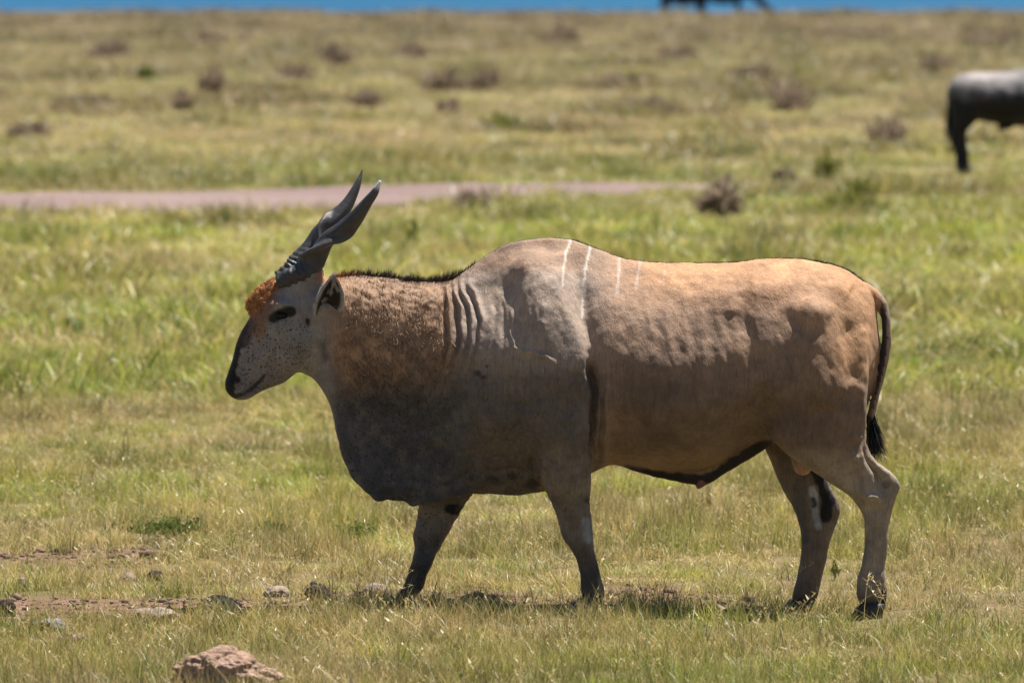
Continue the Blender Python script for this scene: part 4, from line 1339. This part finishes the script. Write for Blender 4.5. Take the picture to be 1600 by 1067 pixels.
# ------------------------------------------------------------------ wildebeest
def build_wildebeest(name, loc, rz, label, grazing, vox, full, scale=1.0):
    """local frame: faces +X, feet on z=0, metres"""
    root = empty(name, loc, rz)
    root.scale = (scale,) * 3
    tag(root, label, 'wildebeest')
    L = lambda px, py, Y=0.0: np.array([px, Y, py])
    B = Body((-1.05, -0.42, -0.08), (1.75, 0.42, 1.75), vox)
    # trunk: x in m, heights in m
    tops = [(-.80, .98), (-.77, 1.06), (-.70, 1.12), (-.55, 1.17), (-.35, 1.17), (-.1, 1.18), (.15, 1.24), (.35, 1.32), (.5, 1.34), (.62, 1.30), (.74, 1.22), (.84, 1.12)]
    bots = [(-.80, .88), (-.77, .78), (-.70, .70), (-.55, .63), (-.35, .60), (-.1, .56), (.15, .55), (.35, .57), (.5, .62), (.62, .68), (.74, .76), (.84, .90)]
    st = [(-.80, [(0, .02), (.5, .06), (1, .02)]), (-.70, [(0, .03), (.2, .13), (.5, .18), (.8, .13), (1, .03)]), (-.45, [(0, .03), (.15, .16), (.5, .23), (.8, .17), (1, .03)]),
          (0, [(0, .03), (.12, .16), (.5, .27), (.8, .2), (1, .03)]), (.35, [(0, .02), (.12, .10), (.5, .24), (.8, .17), (1, .03)]), (.6, [(0, .02), (.12, .08), (.5, .19), (.8, .13), (1, .02)]),
          (.84, [(0, .01), (.5, .09), (1, .01)])]
    B.add(barrel(tops, bots, st, -.80, .84, .02, 0, L), 0.01)
    if grazing:
        nk = [(.70, 1.02), (.95, .82), (1.17, .62)]; hdp = [(1.17, .62), (1.34, .44), (1.50, .30), (1.57, .25)]
    else:
        nk = [(.70, 1.08), (.90, 1.08), (1.08, 1.07)]; hdp = [(1.08, 1.08), (1.22, .92), (1.34, .72), (1.38, .64)]
    B.tube([L(*p_) for p_ in nk], [.20, .15, .12], .06, .62)
    B.tube([L(*p_) for p_ in hdp], [.125, .10, .09, .085], .04, .72)
    for s in (-1, 1):
        hx = -.64 + (0.04 * s); fx = .44 + (-.03 * s)
        B.tube([L(-.60, .92, s * .12), L(-.62, .72, s * .13)], [.19, .165], .08, .6)
        B.tube([L(-.60, .75, s * .14), L(-.66, .58, s * .14), L(hx - .06, .45, s * .13), L(hx - .01, .25, s * .13), L(hx, .10, s * .13), L(hx + .03, .03, s * .13)], [.14, .10, .066, .046, .046, .055], .04, .85)
        B.tube([L(.42, .85, s * .13), L(.44, .65, s * .13), L(fx, .40, s * .12), L(fx, .22, s * .12), L(fx, .10, s * .12), L(fx + .03, .03, s * .12)], [.14, .085, .05, .034, .036, .045], .04, .85)
    B.tube([L(-.10, .56), L(-.22, .53)], [.04, .03], .03)
    B.tube([L(-.77, 1.02), L(-.805, .92), L(-.80, .75)], [.03, .022, .015], .01)
    B.blur(1)
    v, q = B.mesh()
    n = normals(v, q)
    v = v + n * ((fbm(v * 9, 3, 5) - .5) * .012)[:, None]
    C = np.tile(np.array([.10, .095, .10]), (len(v), 1))
    up = v[:, 2] + (fbm(v * np.array([8, 8, 3]), 3, 9) - .5) * .25
    m = smooth(.82, 1.05, up)[:, None]
    C = np.array([.018, .017, .019]) * (1 - m) + np.array([.20, .195, .205]) * m
    m = (smooth(.15, -.30, v[:, 0]) * smooth(.95, 1.06, up))[:, None]
    C = C * (1 - m) + np.array([.34, .31, .305]) * m  # pale rump and back: sun highlight painted over the natural silver grey
    m = (smooth(.75, .9, v[:, 0]))[:, None]
    C = C * (1 - m) + np.array([.03, .027, .026]) * m
    tag(mesh_obj('body', v, q, M['wcoat'], root, colors=C, attrs={'speckle': np.zeros(len(v))}), 'dark body, silver grey over the back, black legs')
    top = hdp[0]
    for s in (-1, 1):
        ax = np.array([L(top[0] - .02, top[1] + .06, s * .06), L(top[0] - .01, top[1] + .04, s * .18), L(top[0], top[1] + .05, s * .30), L(top[0] - .01, top[1] + .17, s * .33), L(top[0] - .02, top[1] + .26, s * .26)])
        key = np.linspace(0, 1, 5); tt = np.linspace(0, 1, 24)
        pth = np.stack([pchip(key, ax[:, k], tt) for k in range(3)], 1)
        T = np.gradient(pth, axis=0); T /= np.linalg.norm(T, axis=1)[:, None]
        rings = []
        for i, t in enumerate(tt):
            a = np.cross(T[i], (1, 0, 0)); a /= np.linalg.norm(a); b = np.cross(T[i], a)
            rr = np.interp(t, [0, .3, .7, 1], [.055, .038, .022, .003])
            rings.append([pth[i] + rr * (a * math.cos(th) + b * math.sin(th)) for th in np.linspace(0, 2 * math.pi, 12, endpoint=False)])
        V, F = lofts(rings)
        mesh_obj('horn', V, F, M['horn'], root, colors=np.tile([.04, .038, .038], (len(V), 1)))
        c = np.array([top[0] + .06, s * .085, top[1] - .10])
        if full:
            V = np.array([c + .018 * np.array([math.sin(a) * math.cos(b), math.cos(a), math.sin(a) * math.sin(b)]) for a in np.linspace(0, math.pi, 7) for b in np.linspace(0, 2 * math.pi, 10, endpoint=False)])
            F = np.array([(i * 10 + j, i * 10 + (j + 1) % 10, (i + 1) * 10 + (j + 1) % 10, (i + 1) * 10 + j) for i in range(6) for j in range(10)])
            mesh_obj('eye', V, F, M['eye'], root)
    r = np.random.default_rng(3)
    nt_ = 500
    rt = np.array([-.80, 0, .74]) + r.normal(0, .012, (nt_, 3)); rt[:, 2] += r.uniform(-.05, .15, nt_); rt[:, 0] += .02
    strands(rt, np.stack([r.normal(-.03, .1, nt_), r.normal(0, .12, nt_), -np.ones(nt_)], 1), r.uniform(.2, .42, nt_), .006, np.tile([.012, .011, .011], (nt_, 1)), root, 'tail_tuft', M['hair'], .12, (0, 0, -.2), 4, 5)
    nt_ = 900
    if not grazing:
        tx = r.uniform(.35, 1.08, nt_); tz = np.interp(tx, [.35, .5, .62, .74, .9, 1.08], [1.31, 1.33, 1.29, 1.24, 1.20, 1.16])
    else:
        tx = r.uniform(.35, 1.0, nt_); tz = np.interp(tx, [.35, .5, .62, .74, .88, 1.0], [1.31, 1.33, 1.29, 1.2, 1.0, .76])
    strands(np.stack([tx, r.normal(0, .02, nt_), tz], 1), np.stack([r.normal(-.1, .2, nt_), r.normal(0, .6, nt_), np.ones(nt_)], 1), r.uniform(.08, .2, nt_), .006, np.tile([.012, .011, .011], (nt_, 1)), root, 'mane', M['hair'], .3, (0, 0, -1.2), 4, 6)
    return root


wy = row2y(276)
wx = P(1484, 140, wy)[0]
build_wildebeest('wildebeest', (wx + .82, wy, float(ground_z(wx + .6, wy))), 0.0, 'grey backed wildebeest standing broadside beyond the end of the dirt track', False, 0.012, True, 1.04)
cy = row2y(29)
for pxl, dy, rz, lab in ((1131, 9.0, 0.0, 'dark wildebeest grazing head down on the rise in front of the lake'),
                         (1072, 12.0, 0.12, 'dark wildebeest on the rise by the lake, partly behind the grazing one')):
    yy = cy + dy
    xx = (pxl - 800) / FPX * (yy + CAM_D)
    build_wildebeest('wildebeest', (xx, yy, float(ground_z(xx, yy)) - .10), rz, lab, pxl > 1100, 0.02, False, 0.93)


# ------------------------------------------------------------------ clods and stones
def icosphere(sub):
    import bmesh
    bm = bmesh.new()
    bmesh.ops.create_icosphere(bm, subdivisions=sub, radius=1.0)
    v = np.array([p.co[:] for p in bm.verts]); f = np.array([[p.index for p in t.verts] for t in bm.faces])
    bm.free()
    return v, f


ICO = {k: icosphere(k) for k in (3, 4, 6)}



def worley(p, seed):
    i = np.floor(p).astype(np.int64)
    best = np.full(len(p), 9.0); idv = np.zeros(len(p))
    for dx in (-1, 0, 1):
        for dy in (-1, 0, 1):
            for dz in (-1, 0, 1):
                c = i + np.array([dx, dy, dz])
                f = np.stack([hash3(c[:, 0], c[:, 1], c[:, 2], seed + k) for k in range(3)], 1)
                d = np.linalg.norm(c + f - p, axis=1)
                hh = hash3(c[:, 0], c[:, 1], c[:, 2], seed + 7)
                k = d < best
                best[k] = d[k]; idv[k] = hh[k]
    return best, idv


def clod(name, px, row, wpx, hpx, mat, label, cat, seed, sub=4, rough=.35, sink=.25, angular=0.0, group=None):
    y = float(row2y(row))
    sc = FPX / (y + CAM_D)
    x = (px - 800) / sc
    wv, hv = wpx / sc, hpx / sc
    v, f = ICO[sub]
    r = np.random.default_rng(seed)
    o_ = r.uniform(-50, 50, 3)
    d, cid = worley(v * 2.2 + o_, seed)
    d2, cid2 = worley(v * 6.0 + o_, seed + 3)
    d3, cid3 = worley(v * 13.0 + o_, seed + 5)
    k = 1 + (fbm(v * 1.6 + o_, 3, seed) - .5) * .6 + rough * ((cid - .5) * .3 + (.45 - d) * .3) + rough * .6 * ((cid2 - .5) * .3 + (.4 - d2) * .4) + rough * .35 * ((cid3 - .5) * .3 + (.4 - d3) * .3)
    vv = v * k[:, None]
    if angular:
        for _ in range(7):
            nn = r.normal(size=3); nn /= np.linalg.norm(nn)
            t = vv @ nn - r.uniform(.55, .8)
            vv -= np.outer(np.maximum(t, 0), nn) * angular
    vv = vv * np.array([wv / 2, wv / 2 * r.uniform(.7, .95), hv * .72])
    z = float(ground_z(x, y))
    vv[:, 2] += hv * (.45 - sink)
    vv[:, 2] = np.maximum(vv[:, 2], -0.03)
    o = mesh_obj(name, vv, f, M[mat])
    o.location = (x, y, z)
    o.rotation_euler = (0, 0, r.uniform(-.4, .4))
    return tag(o, label, cat, group)


clod('soil_mound', 350, 1084, 164, 64, 'soil', 'big crumbly reddish soil mound in the foreground grass', 'mound', 11, 6, .4, .1)
clod('stone', 287, 1046, 20, 26, 'stone', 'small upright lilac grey stone beside the big soil mound', 'stone', 12, 3, .2, .15, .8)
clod('stone', 546, 1070, 13, 15, 'stone', 'tiny grey pebble right of the big soil mound', 'stone', 13, 3, .2, .15, .8)
clod('dung_clod', 495, 935, 42, 25, 'dark', 'dark rough dung clod ahead of the eland forefoot', 'dung', 14, 4, .5, .12)
clod('soil_clod', 432, 932, 44, 20, 'pale', 'pale rounded soil clod left of the dark dung clod', 'clod', 15, 4, .5, .2)
clod('soil_clod', 586, 926, 42, 18, 'pale', 'pale pinkish soil clod between dark dung clod and eland forefoot', 'clod', 16, 4, .4, .2)
clod('soil_clod', 342, 954, 62, 24, 'pale', 'pale brown cracked soil clod at the end of the bare strip', 'clod', 17, 4, .45, .2)
clod('soil_clod', 242, 972, 74, 26, 'pale', 'long grey brown clod in the bare earth strip', 'clod', 18, 4, .4, .2)
clod('stone', 172, 972, 16, 18, 'pale', 'small pale stone in the bare strip beside the long clod', 'stone', 19, 3, .2, .15, .8)
clod('soil_clod', 74, 982, 54, 20, 'stone', 'grey cracked clod on the lower edge of the bare strip', 'clod', 20, 4, .5, .2)
clod('soil_clod', 6, 958, 34, 26, 'dark', 'dark brown clod at the start of the bare earth strip', 'clod', 21, 4, .4, .15)
clod('soil_clod', 112, 1002, 50, 20, 'brown', 'brown crumbly clod in grass below the bare strip', 'clod', 22, 4, .5, .25)
clod('dung_clod', 241, 904, 32, 16, 'dark', 'small dark dung clod in grass behind the bare strip', 'dung', 23, 3, .5, .15)
clod('soil_clod', 197, 905, 26, 15, 'pale', 'small pale clod beside the small dark dung clod', 'clod', 24, 3, .3, .2)
clod('stone', 31, 917, 20, 16, 'pale', 'whitish stone standing in grass behind the bare strip', 'stone', 25, 3, .2, .15, .7)
clod('soil_clod', 745, 944, 64, 20, 'brown', 'brown crumbly clod between the eland forelegs', 'clod', 26, 4, .5, .25)
clod('soil_clod', 15, 976, 30, 12, 'pale', 'flat pale clod beside the grey cracked clod', 'clod', 27, 3, .3, .2)
clod('boulder', 1222, 293, 46, 24, 'dark', 'low dark boulder on the far edge of the dirt track', 'boulder', 28, 4, .2, .2, .5)


# loose crumbs of earth on the bare ground
def crumbs():
    r = np.random.default_rng(77)
    x, y, _ = scatter(-3.2, 4.0, 900, 78)
    row = y2row(y); px = 800 + FPX * x / (y + CAM_D)
    k = r.uniform(0, 1, len(x)) < bare_mask(px, row, x, y) * 0.32
    x, y = x[k], y[k]
    n = len(x)
    v0, f0 = icosphere(1)
    m = len(v0)
    sz = 0.006 * np.exp(r.normal(0, .65, n))
    V = v0[None] * (1 + r.uniform(-.35, .35, (n, m, 1))) * sz[:, None, None] * np.stack([r.uniform(.8, 1.5, n), r.uniform(.8, 1.5, n), r.uniform(.5, .9, n)], 1)[:, None, :]
    V = V + np.stack([x, y, ground_z(x, y) + sz * .3], 1)[:, None, :]
    F = (f0[None] + (np.arange(n) * m)[:, None, None]).reshape(-1, 3)
    tag(mesh_obj('earth_crumbs', V.reshape(-1, 3), F, M['brown'], smooth_sh=False), 'loose brown crumbs of earth scattered over the bare strips', 'earth', kind='stuff')


crumbs()

# ------------------------------------------------------------------ shrubs and weeds
def shrub(name, px, row, wpx, hpx, mat, label, cat, seed, n=900, leaf=.05, group=None, iso=0.0, loose=.24):
    y = float(row2y(row)); sc = FPX / (y + CAM_D); x = (px - 800) / sc
    wv, hv = wpx / sc, hpx / sc
    r = np.random.default_rng(seed)
    z = float(ground_z(x, y))
    root = empty(name, (x, y, z)); tag(root, label, cat, group)
    lob = r.normal(0, .45, (7, 3)); lob[:, 2] = np.abs(lob[:, 2]) + .35
    k = r.integers(0, 7, n)
    c = lob[k] + r.normal(0, loose, (n, 3))
    c = c * np.array([wv / 2, wv / 2, hv * .75]); c[:, 2] = np.abs(c[:, 2]) + .01
    a = r.normal(size=(n, 3)) * (.55 + iso) + c / np.array([wv, wv, hv]) * .8 + np.array([0, 0, .5]); a /= np.linalg.norm(a, axis=1)[:, None]
    b = np.cross(a, r.normal(size=(n, 3))); b /= np.linalg.norm(b, axis=1)[:, None]
    s = leaf * r.uniform(.7, 2.0, n)[:, None]
    V = np.stack([c - a * s * .5, c + b * s * .13, c + a * s * .5, c - b * s * .13], 1).reshape(-1, 3)
    F = np.arange(4 * n).reshape(-1, 4)
    o = mesh_obj('foliage', V, F, M[mat], root, smooth_sh=False); o['kind'] = 'stuff'
    bl = []
    for t in range(9):
        e = lob[t % 7] * np.array([wv / 2, wv / 2, hv * .75])
        bl.append(([np.array([0, 0, -.02]), e * .5 + r.normal(0, .01, 3), e], np.array([1.0, 0, 0]) if t % 2 else np.array([0, 1.0, 0]), .02 * hv + .004, 0))
    v, f, s_ = ribbon_mesh(bl)
    mesh_obj('stems', v, f, M['twig'], root)


GRP = 'low dry shrubs scattered over the far plain'
far_lab = 'low brownish dry shrub clump on the far plain before the lake'
for i, (px, row, wd, hg, mt) in enumerate(((757, 142, 42, 30, 'shrub'), (690, 142, 60, 28, 'shrub'), (573, 168, 46, 26, 'shrub'), (962, 138, 80, 20, 'shrub'), (1232, 176, 62, 44, 'shrub'),
                                           (1180, 130, 50, 22, 'shrub'), (455, 128, 60, 18, 'shrub'), (180, 98, 70, 20, 'shrub'), (1050, 95, 60, 20, 'shrub'), (330, 70, 80, 18, 'shrub'), (880, 70, 60, 16, 'shrub'), (1390, 225, 50, 34, 'shrub'), (640, 92, 50, 16, 'shrub'), (1460, 120, 60, 24, 'shrub'), (285, 182, 20, 16, 'shrub'), (698, 178, 20, 16, 'shrub'), (330, 148, 40, 26, 'shrub'), (130, 172, 80, 14, 'shrub'), (790, 205, 60, 16, 'olive'), (520, 105, 50, 20, 'shrub'), (1330, 60, 120, 18, 'shrub'), (1000, 182, 60, 20, 'shrub'), (40, 212, 60, 10, 'shrub'), (1540, 75, 80, 18, 'shrub'))):
    shrub('dry_shrub', px, row, wd, hg, mt, far_lab, 'shrub', 40 + i, 260, .14, GRP, 0, .36)
shrub('olive_shrub', 228, 132, 26, 20, 'weed', 'small dark green bush alone on the far plain', 'shrub', 60, 350, .08)
shrub('dry_shrub', 1118, 346, 52, 58, 'shrub', 'dark dry shrub standing in front of the dirt track end', 'shrub', 61, 220, .12, None, 0, .32)
shrub('olive_shrub', 1330, 338, 110, 34, 'olive', 'olive green bush right of the dirt track end', 'shrub', 62, 1100, .08)
shrub('dry_shrub', 725, 338, 52, 30, 'shrub', 'tan dry shrub on the near verge of the dirt track', 'shrub', 63, 500, .06)
shrub('olive_shrub', 1292, 300, 40, 48, 'olive', 'thin olive bush close behind the low dark boulder', 'shrub', 64, 200, .08)
shrub('weed', 272, 846, 110, 24, 'weed', 'broad dark green weed clump among dry grass behind the bare earth', 'weed', 65, 1300, .022, None, 1.0, .34)
shrub('weed', 425, 838, 54, 16, 'weed', 'low green weed beside the broad dark weed clump', 'weed', 66, 350, .02, None, 1.0, .34)
shrub('weed', 552, 842, 74, 18, 'weed', 'low spreading green weed ahead of the eland far foreleg', 'weed', 67, 450, .02, None, 1.0, .34)
shrub('weed', 1304, 893, 16, 20, 'olive', 'tiny dark weed standing between the eland hind legs', 'weed', 68, 120, .02)
shrub('weed', 645, 392, 14, 34, 'weed', 'slim upright green weed behind the eland neck', 'weed', 69, 250, .05)
shrub('weed', 120, 530, 40, 26, 'weed', 'blue green weed in the bright meadow left of the eland head', 'weed', 70, 300, .04)
